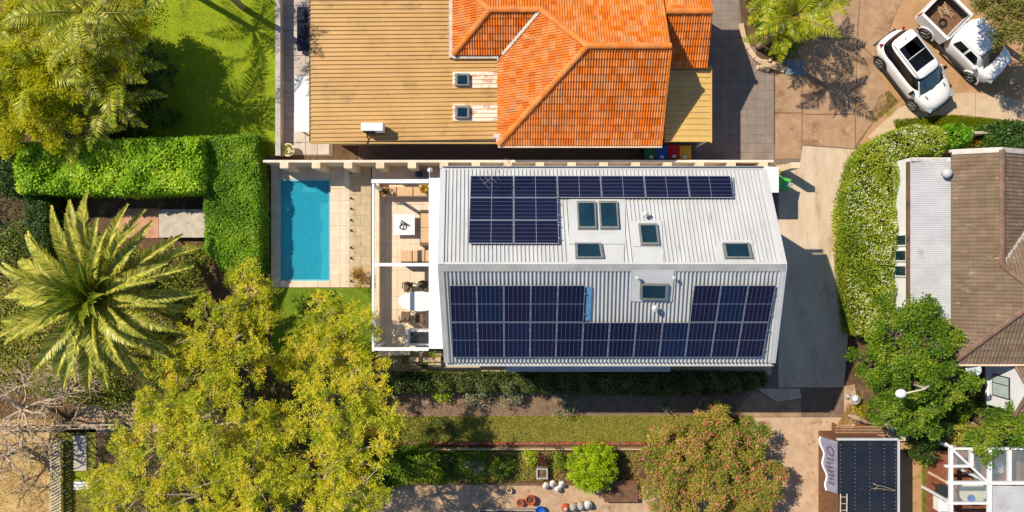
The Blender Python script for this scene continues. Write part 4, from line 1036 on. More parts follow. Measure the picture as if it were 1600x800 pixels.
def feather_palm(label, base, lean, h, seed, n=13, sc=1.0, dead=3, fr=fr2, group='feather palms in the upper garden', name='feather_palm', up=(-5, 35), stems=.13):
    rg = random.Random(seed); t = thing(name, label, 'palm tree', (base.x, base.y, 0), group)
    palm_trunk(t, lean, h, stems, M['pale_bark'], seed)
    sp = [(k*2.39996+rg.uniform(-.2, .2), R(rg.uniform(*up)), sc*rg.uniform(.8, 1.1), rg.choice((0, 1, 3))) for k in range(n)]
    sp += [(rg.uniform(0, 6.3), R(rg.uniform(-60, -30)), sc*rg.uniform(.8, 1), 2) for _ in range(dead)]
    for az, tl, s_, pi_ in sp:
        o = bpy.data.objects.new('frond', fr[pi_]); col.objects.link(o); o.parent = t
        o.matrix_local = Matrix.Translation((lean[0]+math.cos(az)*.08, lean[1]+math.sin(az)*.08, h)) @ Matrix.Rotation(az, 4, 'Z') @ Matrix.Rotation(-tl, 4, 'Y') @ Matrix.Rotation(rg.uniform(-.5, .5), 4, 'X') @ Matrix.Scale(s_, 4)
    return t
feather_palm('tall feather palm whose yellowing fronds hang over the bamboo at the lawn corner', W(228, 82), (.2, .1), 5.2, 41, 14, 1.0, 4)
feather_palm('shorter feather palm tucked under the tallest one above the bamboo', W(212, 102), (.1, 0), 4.1, 44, 12, .8, 2)
feather_palm('feather palm with its crown cut by the top edge above the lawn', W(380, 12), (-.2, .1), 4.6, 42, 16, 1.08, 0)
feather_palm('feather palm rooted in the shade at the far edge of the lawn', W(262, -32), (0, .2), 5.0, 43, 13, 1.0, 2)
for k, (px, py, h, lb) in enumerate(((166, 214, 2.0, 'low feather palm with bleached fronds drooping over the clipped hedge'), (112, 168, 2.6, 'young feather palm crowded between bamboo and hedge'),
                                   (214, 178, 2.2, 'dark green feather palm at the edge of the shaded lawn'), (190, 130, 3.0, 'golden feather palm in the thick of the palm group'), (196, 60, 3.6, 'feather palm between the tallest palm and the top edge'))):
    feather_palm(lb, W(px, py), (.1, 0), h, 50+k, 12, .78, 2)
for k, (px, py, h, lb) in enumerate(((136, 150, 3.2, 'bright golden feather palm beside the bamboo'), (228, 134, 2.6, 'small bright feather palm at the shaded lawn edge'))):
    feather_palm(lb, W(px, py), (.1, 0), h, 80+k, 16, .95, 1, fr2b)
# golden palms beside the drive (their shadow lies on the concrete)
fr3 = [frond_mesh('frond', 1.7, R(40), R(85), .46, 34, .045, R(10), 61, p3, .5, .028, .4), frond_mesh('frond', 1.9, R(30), R(75), .48, 36, .045, R(6), 62, p3, .5, .028, .5),
       frond_mesh('frond', 1.5, R(0), R(80), .36, 24, .035, R(-10), 63, pd_, .5, .025, .7), frond_mesh('frond', 1.3, R(48), R(70), .4, 30, .04, R(14), 64, p3, .5, .025, .3)]
gk = 'golden palms beside the paved drive'
feather_palm('golden green palm beside the drive with its shadow across the concrete', W(1184, 74), (.1, .1), 4.0, 71, 18, 1.05, 2, fr3, gk, 'golden_palm')
feather_palm('small golden palm arching over the stone kerb of the drive', W(1196, 66), (0, 0), 1.6, 72, 16, .9, 2, fr3, gk, 'golden_palm')
feather_palm('golden palm at the very top of the drive bed', W(1172, 20), (0, .1), 2.6, 73, 16, 1.0, 2, fr3, gk, 'golden_palm')
feather_palm('golden palm leaning towards the street concrete', W(1240, 34), (.2, 0), 2.0, 74, 15, .85, 1, fr3, gk, 'golden_palm')

# ---- deciduous yellow green trees
G = 'yellow green feathery trees below the pool'
gl = dict(m=L_['gled'], bark=M['pale_bark'], R0=.50, cr=.30, per=52, L=.10, Wd=.040, mode='spray', group=G, limbs=3)
tree('locust_tree', 'widest yellow green feathery tree along the bottom edge with bare grey limbs showing', 'tree', W(345, 640), [lob(245, 705, 4.2, 72, .5), lob(335, 665, 4.8, 78, .5), lob(405, 745, 4.6, 84, .5), lob(312, 775, 4.2, 76, .5),
     lob(432, 672, 4.4, 52, .5), lob(205, 790, 3.8, 56, .5), lob(170, 748, 3.2, 36, .5), lob(270, 640, 4.0, 44, .5)], seed=101, **gl)
tree('locust_tree', 'yellow green feathery tree overhanging the small lawn beside the pool', 'tree', W(520, 545), [lob(492, 552, 2.8, 50, .55), lob(540, 512, 2.9, 46, .55), lob(562, 568, 2.6, 42, .55), lob(512, 486, 2.6, 32, .55), lob(455, 570, 2.6, 30, .5)], seed=102, **gl)
tree('locust_tree', 'yellow feathery tree between the date palm and the small lawn', 'tree', W(370, 530), [lob(330, 510, 4.0, 52, .55), lob(268, 560, 3.8, 48, .55), lob(372, 565, 4.0, 48, .55), lob(384, 478, 3.8, 36, .55), lob(392, 447, 2.8, 36, .6), lob(408, 496, 3.0, 28, .6), lob(410, 548, 3.0, 30, .6), lob(318, 598, 3.8, 44, .5)], seed=103, **gl)
tree('locust_tree', 'yellow green feathery tree at the start of the asphalt path', 'tree', W(555, 665), [lob(528, 640, 5.4, 58, .55), lob(556, 705, 5.7, 54, .55), lob(505, 750, 5.2, 60, .55), lob(578, 612, 4.8, 40, .5), lob(590, 650, 5.4, 32, .5), lob(560, 770, 5.6, 48, .5)], seed=104, **gl)
# ---- other trees and big shrubs
tree('street_tree', 'round glossy green tree between the driveway and the brown tiled house', 'tree', W(1345, 560), [lob(1398, 520, 3.2, 52, .6), lob(1456, 556, 3.3, 48, .6), lob(1364, 566, 3.0, 42, .6), lob(1422, 600, 3.4, 56, .6), lob(1392, 636, 2.8, 38, .6),
     lob(1446, 640, 2.9, 40, .6), lob(1440, 492, 3.2, 32, .6), lob(1486, 600, 2.9, 28, .6)], L_['green'], M['bark'], 111, R0=.44, cr=.21, per=48, L=.11, Wd=.06)
tree('oleander_bush', 'wide oleander bush speckled with pink flowers beside the sandy forecourt', 'bush', W(1100, 728), [lob(1105, 742, 1.3, 82, .55), lob(1055, 705, 1.2, 48, .7), lob(1148, 694, 1.3, 48, .7), lob(1176, 752, 1.2, 46, .7), lob(1046, 768, 1.1, 46, .7), lob(1112, 670, 1.2, 34, .8), lob(1150, 790, 1.2, 44, .7)],
     L_['oleander'], M['bark'], 112, R0=.36, cr=.20, per=46, L=.14, Wd=.036, flowers=(L_['pink'], 1500, .072, .9), low=-.1, trunk_r=.08)
tree('lime_shrub', 'clipped round lime green shrub in the garden bed', 'shrub', W(924, 728), [lob(925, 728, .70, 39, .85), lob(936, 716, .72, 26, .8), lob(916, 742, .66, 26, .8), lob(934, 746, .5, 20, .8)], L_['lime'], M['bark'], 113, dens=20, cr=.13, per=52, L=.07, Wd=.045, low=-.1, trunk_r=.05)
tree('verge_tree', 'grey green tree hanging over the white utility in the corner', 'tree', W(1548, 60), [lob(1564, 20, 4.0, 38, .55), lob(1602, 46, 4.2, 38, .55), lob(1536, -2, 3.8, 30, .55), lob(1612, 0, 4.0, 46, .55), lob(1552, 56, 3.6, 16, .6)],
     leafmat('grey_olive_leaf', [C(76, 84, 30), C(110, 114, 42), C(138, 134, 58), C(158, 146, 80)], trans=.3, big=.8), M['bark'], 114, R0=.5, cr=.24, per=40, L=.11, Wd=.045)
tree('bamboo_clump', 'dense golden bamboo clump filling the upper corner beside the palms', 'bamboo', W(110, 120), [lob(40, 70, 3.6, 62, .5), lob(85, 120, 3.6, 54, .5), lob(20, 150, 3.4, 56, .5), lob(72, 176, 3.2, 50, .5), lob(-30, 100, 3.6, 60, .5), lob(110, 60, 3.4, 44, .5), lob(15, 196, 2.8, 40, .5), lob(150, 100, 2.4, 44, .5), lob(185, 40, 2.6, 44, .5), lob(130, 5, 3.2, 46, .5), lob(60, 5, 3.4, 50, .5)],
     L_['bamboo'], M['rachis'], 115, R0=.42, cr=.24, per=56, L=.14, Wd=.045, trunk_r=.12)
tree('garden_tree', 'dark leafy bush in shade at the side of the lawn', 'tree', W(244, 142), [lob(250, 110, 1.0, 26, .7), lob(225, 130, 1.2, 34, .7), lob(250, 170, .9, 30, .7)], L_['hedge_dark'], M['bark'], 116, dens=4, cr=.28, per=60, L=.12, Wd=.06)
tree('corner_tree', 'bright green leafy tree behind the clear pergola roof at the edge', 'tree', W(1520, 652), [lob(1580, 668, 2.6, 38, .6), lob(1535, 690, 2.4, 30, .6), lob(1610, 650, 2.6, 30, .6)], L_['green'], M['bark'], 117, R0=.4, cr=.2, per=44, L=.10, Wd=.06)
tree('shade_tree', 'dark green shrub squeezed between the round tree and the dark shed', 'shrub', W(1440, 678), [lob(1438, 676, 1.3, 26, .8), lob(1462, 668, 1.4, 24, .8), lob(1440, 706, .8, 18, .8)], L_['hedge_dark'], M['bark'], 118, dens=8, cr=.22, per=60, L=.11, Wd=.06)

# ---- hedges
hedge('box_hedge', 'bright green clipped hedge running along the foot of the lawn', 'hedge', [(22, 224), (180, 218), (313, 214), (313, 298), (180, 302), (22, 300)], 2.0, L_['hedge'], 201, dens=820, L=.15, Wd=.095, rough=.17)
hedge('box_hedge', 'tall clipped hedge standing along the pool end of the terrace', 'hedge', [(314, 212), (400, 208), (402, 250), (404, 290), (404, 430), (385, 432), (345, 424), (318, 392)], 1.4, L_['hedge2'], 202, dens=1100, L=.085, Wd=.06, rough=.10)
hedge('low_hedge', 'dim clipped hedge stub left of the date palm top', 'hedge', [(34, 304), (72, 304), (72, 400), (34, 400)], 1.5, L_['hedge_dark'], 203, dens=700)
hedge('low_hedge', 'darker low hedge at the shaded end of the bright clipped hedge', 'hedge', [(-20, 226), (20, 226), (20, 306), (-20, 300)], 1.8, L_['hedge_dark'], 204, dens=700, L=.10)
hedge('jasmine_bank', 'broad bank of white flowering jasmine between driveway and house wall', 'shrub', [(1345, 246), (1366, 222), (1400, 203), (1445, 190), (1482, 200), (1482, 238), (1412, 246), (1408, 420), (1402, 500), (1390, 530), (1340, 525), (1328, 420), (1324, 330)], 1.6, L_['jasmine'], 205, dens=700, L=.10, Wd=.05, rough=.22, rnd_r=.5, flowers=(L_['white'], 950, .056, -.02))
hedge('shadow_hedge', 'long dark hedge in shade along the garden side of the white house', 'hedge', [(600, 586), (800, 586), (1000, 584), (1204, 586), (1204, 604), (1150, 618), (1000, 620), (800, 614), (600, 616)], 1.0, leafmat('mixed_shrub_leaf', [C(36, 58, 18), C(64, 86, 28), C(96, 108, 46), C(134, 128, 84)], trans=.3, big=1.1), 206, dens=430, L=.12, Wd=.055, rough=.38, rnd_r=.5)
hedge('boundary_shrub', 'bright green shrub in the middle of the front slat fence', 'shrub', [(1484, 196), (1506, 190), (1522, 200), (1522, 228), (1486, 230)], 1.3, leafmat('fresh_leaf', [C(70, 120, 10), C(104, 158, 14), C(140, 184, 30)], trans=.35), 207, dens=700, L=.14, Wd=.08, rough=.25, rnd_r=.4)
hedge('boundary_shrub', 'dark broad leaved shrub at the far end of the front fence', 'shrub', [(1552, 194), (1580, 186), (1640, 196), (1640, 236), (1552, 232)], 1.5, L_['hedge_dark'], 208, dens=650, L=.15, Wd=.09, rough=.25, rnd_r=.4)
hedge('boundary_shrub', 'low yellow leaved shrub under the front slat fence', 'shrub', [(1524, 216), (1550, 214), (1550, 230), (1524, 230)], .7, leafmat('amber_leaf', [C(150, 110, 14), C(188, 138, 18), C(204, 160, 40)], trans=.35), 209, dens=600, L=.09, rough=.12, rnd_r=.3)
hedge('rear_hedge', 'olive hedge between the clear pergola and the garden path', 'hedge', [(1478, 672), (1530, 668), (1560, 674), (1560, 698), (1478, 700)], 1.2, L_['oleander'], 210, dens=600, L=.09, rough=.2, rnd_r=.4)

# ---- small garden plants
def shrub(name, label, px, py, z, rpx, m, seed, L=.10, Wd=.05, group=None, cat='shrub', per=50, dens=9, cr=.2, mode='leaf'):
    return tree(name, label, cat, W(px, py), [lob(px, py, z*.55, rpx, .75), lob(px+rpx*.3, py-rpx*.25, z*.6, rpx*.6, .75)], m, M['bark'], seed, dens=dens, cr=cr, per=per, L=L, Wd=Wd, low=-.1, trunk_r=.03, group=group, mode=mode)
shrub('poolside_shrub', 'golden bush at the corner of the pool terrace', 562, 434, .9, 14, leafmat('golden_leaf', [C(150, 120, 20), C(184, 146, 30), C(160, 100, 30)], trans=.35), 301, .08, .045)
B = 'small plants in the brick edged bed'
for k, (px, py, r_, m, lb) in enumerate(((785, 728, 17, 'green', 'round green shrub with glossy leaves in the middle of the bed'), (827, 716, 11, 'lime', 'pale green rosette plant beside the bronze one'), (846, 720, 9, 'bronze', 'dark bronze spiky plant beside the stone planter'),
                                         (874, 720, 12, 'jasmine', 'small green plant touching the lime shrub'), (622, 726, 30, 'green', 'broad green bush under the feathery tree at the end of the bed'), (660, 712, 22, 'green', 'fan leaved green plant in shade beside the bed wall'),
                                         (678, 742, 13, 'lime', 'yellow green tuft at the edge of the shaded bed'), (590, 745, 26, 'hedge_dark', 'blue green bush in deep shade at the bed end'), (700, 722, 12, 'hedge_dark', 'dark tuft between the twigs and the ring pot'), (745, 730, 9, 'grey', 'greyish tuft next to the ring pot'))):
    shrub('bed_plant', lb, px, py, .8 if r_ > 20 else .5, r_, L_[m], 310+k, .13 if m in ('green', 'hedge_dark') else .10, .05 if m != 'bronze' else .03, B, 'plant')
B2 = 'pale succulents along the asphalt path'
for k, (px, py, r_, lb) in enumerate(((882, 634, 17, 'pale grey succulent clump on the path under the dark hedge'), (1036, 632, 13, 'pale leggy succulent in the house shadow on the path'), (1095, 632, 12, 'sparse pale plant just above the oleander'), (800, 626, 16, 'brownish succulent at the sunlit gap in the path'), (745, 618, 20, 'dry grey shrub beside the hedge in dappled light'), (690, 612, 16, 'yellow green shrub in dappled light by the path start'))):
    shrub('path_succulent', lb, px, py, .7, r_, L_['grey'] if k != 5 else L_['lime'], 330+k, .11, .05, B2, 'plant', per=30, dens=6)
shrub('door_plant', 'small potted climber on the wall corner near the green bin', 1206, 270, 2.3, 9, L_['lime'], 341, .12, .05, None, 'plant', per=24)
shrub('kerb_plant', 'spiky plant beside the dark shed roof corner', 1442, 712, .6, 12, L_['lime'], 342, .2, .03, None, 'plant')
shrub('yard_plant', 'bright green cabbage like plant beside the upturned canoe', 1371, 661, .5, 8, leafmat('cabbage_leaf', [C(76, 150, 50), C(120, 190, 80)], trans=.3), 343, .12, .09, None, 'plant')
shrub('straw_bush', 'yellow straw coloured bush under the round tree', 1346, 638, .5, 13, L_['bamboo'], 344, .09, .03, None, 'plant')
shrub('rear_bush', 'mid green bush in the back garden of the brown house', 1496, 640, .8, 22, L_['green'], 345, .10, .05, None, 'bush')
shrub('rear_bush', 'small bush beside the porch steps', 1528, 638, .7, 12, L_['green'], 346, .10, .05, None, 'bush')

# ---- ground cover and grass
def cover(name, pts, n, m, seed, L, Wd, h, label=None):
    rng = np.random.default_rng(seed); poly = [(p.x, p.y) for p in PX(pts)]
    q = scatter(rng, poly, n); f = nz(rng, 9, .8, 4); g_ = f(q[:, 0], q[:, 1]); q = q[g_ > rng.uniform(-.6, .3, n)]
    k = len(q); P = np.column_stack([q, h*rng.random(k)**2*(1+f(q[:, 0], q[:, 1]))+.015])
    D = rnd_dir(rng, k)*np.array([1, 1, .5]); N = np.array([0, 0, 1.0])+rng.normal(scale=.5, size=P.shape)
    V, Q_ = leaf_quads(P, D, N, L*rng.uniform(.6, 1.3, k), Wd*rng.uniform(.7, 1.3, k)); V[:, 2] = np.maximum(V[:, 2], .022)
    o = link(name, np_mesh(name, V, Q_, m)); o['kind'] = 'stuff'
    o['label'] = label or 'low leafy ground cover in the garden'; o['category'] = 'ground cover'; return o
def blades(name, pts, n, m, seed, h, z, label):
    rng = np.random.default_rng(seed); q = scatter(rng, [(p.x, p.y) for p in PX(pts)], n); P = np.column_stack([q, np.full(n, z-.01)])
    D = np.column_stack([rng.normal(scale=.55, size=(n, 2)), np.ones(n)]); V, Q_ = leaf_quads(P, D, rnd_dir(rng, n), h*rng.uniform(.6, 1.4, n), .022)
    o = link(name, np_mesh(name, V, Q_, m)); o['kind'] = 'stuff'; o['label'] = label; o['category'] = 'grass'; return o
blades('grass', [(206, -10), (432, -10), (432, 243), (206, 243)], 45000, L_['grass'], 401, .032, .02, 'bright green lawn grass above the clipped hedge')
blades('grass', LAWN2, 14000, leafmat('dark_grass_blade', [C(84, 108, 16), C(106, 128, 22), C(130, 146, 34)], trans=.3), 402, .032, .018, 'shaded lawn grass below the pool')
blades('grass', STRIP, 26000, L_['drygrass'], 403, .08, .02, 'dry strip of lawn grass along the asphalt path')
blades('grass', [(1395, 188), (1480, 180), (1560, 188), (1600, 196), (1600, 204), (1480, 196), (1400, 206)], 12000, L_['grass'], 404, .14, .01, 'green grass strip between footpath and jasmine')
blades('grass', [(1372, 150), (1388, 142), (1404, 158), (1368, 190), (1356, 190)], 2500, L_['drygrass'], 405, .07, .01, 'dry grass patch behind the white car')
blades('grass', [(1440, 715), (1452, 715), (1452, 800), (1440, 800)], 3500, L_['grass'], 406, .1, .01, 'strip of grass along the timber deck')
blades('grass', [(84, 668), (140, 668), (140, 800), (84, 800)], 7000, L_['drygrass'], 407, .07, .012, 'bright grass beside the slatted rack')
cover('undergrowth', [(-20, 380), (60, 330), (120, 330), (180, 390), (330, 380), (330, 440), (250, 600), (180, 640), (-20, 600)], 42000, leafmat('mixed_undergrowth_leaf', [C(70, 92, 20), C(124, 140, 30), C(172, 176, 50), C(170, 140, 90)], trans=.3, big=1.0), 411, .12, .065, .6, 'mixed leafy undergrowth round the date palm')
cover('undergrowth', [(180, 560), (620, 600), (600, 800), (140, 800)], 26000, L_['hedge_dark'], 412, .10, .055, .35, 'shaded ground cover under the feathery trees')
cover('undergrowth', [(1160, -10), (1262, -10), (1262, 60), (1225, 96), (1190, 88)], 6000, L_['green'], 424, .12, .05, .5, 'low green plants under the golden palms')
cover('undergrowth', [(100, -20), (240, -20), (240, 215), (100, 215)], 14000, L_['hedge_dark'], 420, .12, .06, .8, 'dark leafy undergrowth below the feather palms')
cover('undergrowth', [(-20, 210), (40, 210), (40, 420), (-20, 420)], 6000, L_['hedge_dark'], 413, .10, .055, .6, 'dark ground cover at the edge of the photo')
cover('undergrowth', [(560, 696), (760, 700), (760, 752), (560, 756)], 14000, L_['jasmine'], 414, .10, .045, .3, 'low plants covering the shaded bed')
cover('undergrowth', [(1440, 596), (1545, 600), (1545, 655), (1440, 655)], 6000, L_['hedge_dark'], 415, .09, .05, .3, 'low plants in the yard behind the brown house')
cover('leaf_litter', [(1325, 632), (1360, 628), (1362, 660), (1308, 664)], 2600, L_['straw'], 416, .07, .03, .05, 'straw coloured litter under the round tree')
cover('leaf_litter', [(-20, 600), (180, 610), (170, 660), (-20, 670)], 5000, L_['straw'], 417, .08, .03, .12, 'dry brown litter under the bare branches')
cover('leaf_litter', [(600, 650), (700, 650), (720, 690), (600, 690)], 2500, L_['hedge_dark'], 418, .07, .04, .08, 'leaf litter under the feathery tree edge')
cover('leaf_litter', [(690, 702), (910, 702), (905, 752), (690, 752)], 6500, L_['oleander'], 421, .09, .035, .12, 'dry litter and stalks over the open part of the bed')
cover('leaf_litter', [(600, 612), (900, 612), (900, 650), (600, 650)], 2600, L_['straw'], 422, .07, .03, .05, 'dry leaves scattered on the asphalt path')
cover('undergrowth', [(900, 702), (1000, 702), (1000, 752), (945, 752)], 2200, L_['oleander'], 423, .09, .03, .2, 'grey green sprigs beside the oleander')
cover('leaf_litter', [(-20, 690), (75, 690), (75, 805), (-20, 805)], 3500, L_['straw'], 419, .09, .025, .06, 'straw and twigs on the dry yard')

# ---- bare branching shrub over the dry yard
def bare(label, base, z, n, spread, seed, r0=.05):
    rg = random.Random(seed); t = thing('bare_tree', label, 'tree', (base.x, base.y, 0), 'bare branched trees over the dry yard')
    br = MB()
    def grow(p, d, l, r, lv):
        q = [p]; 
        for i in range(4):
            d = (d+Vector((rg.gauss(0, .28), rg.gauss(0, .28), rg.gauss(0, .14)))).normalized(); p = p+d*l/4
            p.z = max(.25, p.z); q.append(p)
        br.tube(q, [r*(1-.14*i) for i in range(5)], 5, cap=False)
        if lv > 0:
            for _ in range(rg.choice((2, 3, 3))):
                s = rg.choice(q[2:]); grow(s, (d+Vector((rg.gauss(0, .8), rg.gauss(0, .8), rg.gauss(0, .3)))).normalized(), l*rg.uniform(.55, .8), r*.55, lv-1)
    MB().tube([(base.x, base.y, -.05), (base.x, base.y, z)], [r0*2.2, r0*1.6], 8).build('trunk', M['pale_bark'], t, smooth=True)
    for k in range(n):
        a = 2*math.pi*k/n+rg.uniform(-.3, .3); grow(Vector((base.x, base.y, z-.1)), Vector((math.cos(a), math.sin(a), rg.uniform(.1, .5))).normalized(), spread, r0, 3)
    br.build('branches', M['bleached'], t)
bare('pale tangle of bare branches at the left edge above the rail fence', W(70, 630), 1.6, 14, 1.5, 501, .065)
bare('bare branched tree leaning over the straw yard by the slatted rack', W(40, 700), 1.4, 10, 1.5, 502, .055)
bare('dead grey shrub just below the date palm', W(130, 600), 1.2, 11, 1.0, 503, .05)

# ------------------------------------------------------------------ walls, fences and furniture of the white house
def piece(t, nm, mb, m, **k): return mb.build(nm, m, t, **k)
bw = thing('boundary_wall', 'cream rendered wall with projecting piers along the pool side of the passage', 'wall', (0, 4.4, 0))
y_w = WY(251, 1.8)
MB().boxb(WX(412, 1.8), WX(1208, 1.8), y_w-.075, y_w+.025, 0, 1.74).build('wall_face', M['cream'], bw)
MB().boxb(WX(411, 1.8), WX(1209, 1.8), y_w-.08, y_w+.03, 1.742, 1.80).build('coping', mat('pale_coping', C(226, 214, 198), C(210, 198, 180), 3, .8), bw)
pm_ = MB().boxb(-.19, .19, -.25, .02, 0, 1.82).mesh('pier', M['cream'])
for k in range(17): link('pier', pm_, bw, loc=(WX(444, 1.8)+k*1.46, y_w-.10, .001*k))
bw2 = thing('garden_wall', 'low white rendered wall edging the dining terrace', 'wall', W(590, 410, .1))
MB().boxb(WX(588, .7), WX(592, .7), WY(542, .7), WY(286, .7), .15, .7).build('wall_face', M['cream'], bw2)
MB().boxb(WX(587.5, .75), WX(592.5, .75), WY(543, .75), WY(285, .75), .702, .75).build('coping', M['cream'], bw2)
pw_ = thing('patio_wall', 'grey capped wall between the bright lawn and the shaded patio', 'wall', W(434, 120))
MB().boxb(WX(431, .6), WX(437, .6), WY(242, .6), 13, 0, .55).build('wall_face', M['cream'], pw_)
MB().boxb(WX(430, .6), WX(438, .6), WY(243, .6), 13, .552, .6).build('coping', mat('grey_coping', C(186, 182, 176), C(164, 160, 156), 3, .8), pw_)
ew = thing('entry_wall', 'cream wall stub at the driveway corner of the white house', 'wall', W(1209, 280))
MB().boxb(9.7, WX(1215, 2.1), WY(300, 2.1), WY(262, 2.1), 0, 2.1).build('wall_face', M['cream'], ew)
MB().boxb(9.68, WX(1215, 2.1)+.03, WY(301, 2.1), WY(261, 2.1), 2.102, 2.16).build('coping', M['white'], ew)
# frameless glass pool fence
gf = thing('glass_pool_fence', 'frameless clear glass fence on small dark spigots beside the pool', 'fence', W(549, 350))
xg = WX(549); ys_ = [WY(262), WY(318), WY(352), WY(395), WY(447)]
for k in range(4):
    MB().boxb(xg-.006, xg+.006, ys_[k+1]+.04, ys_[k]-.04, .14, 1.25).build('pane', M['glass_clear'], gf)
    for yy in (ys_[k+1]+.25, ys_[k]-.25):
        MB().lathe(xg, yy, [(.06, .052), (.06, .065), (.035, .07), (.035, .19)], 10).build('spigot', M['dark_metal'], gf)

# dining terrace furniture
fz = .15
ct = thing('coffee_table', 'square white coffee table with a dark ornament on the terrace', 'table', W(633, 352, fz))
MB().pbox(615, 648, 335, 367, .44, .50).build('tabletop', M['white'], ct)
MB().pbox(622, 641, 342, 360, fz, .439).build('base', M['white'], ct)
on_ = thing('table_ornament', 'dark looped tray ornament lying on the white coffee table', 'ornament', W(632, 352, .50))
o_ = MB(); p = W(630, 354, .52)
o_.tube([p+Vector((math.cos(a)*.16, math.sin(a)*.14, .01*math.sin(3*a))) for a in np.linspace(0, 6.2, 18)], .018, 6)
o_.tube([p+Vector((-.08+math.cos(a)*.09, -.02+math.sin(a)*.1, .02)) for a in np.linspace(0, 6.2, 14)], .016, 6); o_.build('ring', M['dark_metal'], on_)
MB().box(p.x+.10, p.y+.16, .525, .46, .07, .045, R(-32)).build('tray_bar', M['dark_metal'], on_)
MB().box(p.x+.02, p.y+.10, .520, .36, .05, .035, R(-32)).build('tray_bar', M['dark_metal'], on_)
def cushion(mb, x0, x1, y0, y1, z0, z1, b=.04): mb.add([(x0, y0, z0), (x1, y0, z0), (x1, y1, z0), (x0, y1, z0), (x0, y0, z1-b), (x1, y0, z1-b), (x1, y1, z1-b), (x0, y1, z1-b), (x0+b, y0+b, z1), (x1-b, y0+b, z1), (x1-b, y1-b, z1), (x0+b, y1-b, z1)],
    [(3, 2, 1, 0), (0, 1, 5, 4), (1, 2, 6, 5), (2, 3, 7, 6), (3, 0, 4, 7), (4, 5, 9, 8), (5, 6, 10, 9), (6, 7, 11, 10), (7, 4, 8, 11), (8, 9, 10, 11)]); return mb
def pxr(px0, px1, py0, py1, z): a = W(px0, py1, z); b_ = W(px1, py0, z); return a.x, b_.x, a.y, b_.y
bn = thing('corner_bench', 'long beige built in bench along the terrace wall', 'bench', W(632, 299, fz))
x0, x1, y0, y1 = pxr(594, 672, 292, 307, .6)
MB().boxb(x0, x1, y0, y1, fz, .48).build('base', M['cream'], bn)
for k in range(3): piece(bn, 'seat_cushion', cushion(MB(), x0+(x1-x0)*k/3+.01, x0+(x1-x0)*(k+1)/3-.01, y0, y1, .482, .62), M['fabric'])
so = thing('outdoor_sofa', 'beige outdoor sofa half under the white canopy', 'sofa', W(664, 356, fz))
x0, x1, y0, y1 = pxr(656, 684, 328, 384, .6)
MB().boxb(x0, x1, y0, y1, fz, .40).build('base', M['wicker'], so)
for k in range(2): piece(so, 'seat_cushion', cushion(MB(), x0, x1-.25, y0+(y1-y0)*k/2+.12*(k == 0), y0+(y1-y0)*(k+1)/2-.12*(k == 1), .402, .56), M['fabric'])
piece(so, 'backrest', cushion(MB(), x1-.24, x1, y0, y1, .402, .86), M['fabric'])
for a_, b_ in ((y0, y0+.11), (y1-.11, y1)): MB().boxb(x0, x1-.25, a_, b_, .402, .64).build('armrest', M['wicker'], so)
so2 = thing('outdoor_sofa', 'beige chaise seat below the coffee table next to the pergola crossbeam', 'sofa', W(648, 400, fz))
x0, x1, y0, y1 = pxr(625, 684, 391, 410, .5)
MB().boxb(x0, x1, y0, y1, fz, .36).build('base', M['wicker'], so2)
for k in range(3): piece(so2, 'seat_cushion', cushion(MB(), x0+(x1-x0)*k/3+.01, x0+(x1-x0)*(k+1)/3-.01, y0+.02, y1, .362, .50), M['fabric'])
MB().boxb(x0+.1, x1, y0-.16, y0-.005, .3, .72).build('backrest', M['wicker'], so2)
dtb = thing('dining_table', 'white oval dining table part covered by the canopy', 'table', W(652, 470, fz))
p = W(655, 471, .86); MB().lathe(p.x, p.y, [(.30, .80), (.46, .805), (.47, .85), (.46, .86)], 36, ex=2.1).build('tabletop', M['white'], dtb)
MB().lathe(p.x, p.y, [(.32, fz), (.30, fz+.04), (.08, fz+.08), (.08, .799)], 16).build('pedestal', M['white'], dtb)
CH = 'wicker dining chairs round the oval table'
for k, (px, py, rz_, lb) in enumerate(((640, 448, 0, 'wicker chair tucked behind the oval table nearest the terrace wall'), (664, 446, 0, 'wicker chair on the bench side of the oval table under the canopy edge'), (636, 493, math.pi, 'wicker chair on the kitchen side of the oval table in full sun'), (657, 496, math.pi, 'wicker chair on the kitchen side of the oval table by the canopy'))):
    p = W(px, py, fz); c = thing('dining_chair', lb, 'chair', (p.x, p.y, fz), CH, rz_)
    cushion(MB(), -.22, .22, -.22, .22, .38, .46).build('seat', M['wicker'], c, local=True)
    bk = MB(); bk.tube([(-.24, -.05, .70), (-.2, .2, .80), (0, .26, .82), (.2, .2, .80), (.24, -.05, .70)], .03, 6); bk.boxb(-.2, .2, .19, .23, .46, .79); bk.build('backrest', M['wicker'], c, local=True)
    for sx in (-.19, .19):
        for sy in (-.19, .19): MB().boxb(sx-.02, sx+.02, sy-.02, sy+.02, 0, .38).build('leg', M['dark_metal'], c, local=True)
ok = thing('outdoor_kitchen', 'white barbecue bench with a dark grill lid on the terrace', 'barbecue', W(655, 527, fz))
MB().pbox(637, 684, 515, 540, fz, 1.0).build('cabinet', M['white'], ok)
MB().pbox(641, 670, 519, 536, 1.002, 1.10).build('grill_lid', M['dark_metal'], ok)
hd = W(656, 537, 1.1); MB().tube([(hd.x-.3, hd.y-.04, 1.08), (hd.x+.3, hd.y-.04, 1.08)], .015, 6).build('handle', M['alu'], ok)
pc = thing('bench_plant', 'yellow pot plant at the house end of the corner bench', 'pot plant', W(664, 299, .62))
p = W(664, 296, .7); MB().lathe(p.x, p.y, [(.10, .62), (.14, .86), (.15, .88), (.11, .87), (.02, .84)], 12).build('pot', M['yellow_plastic'], pc)
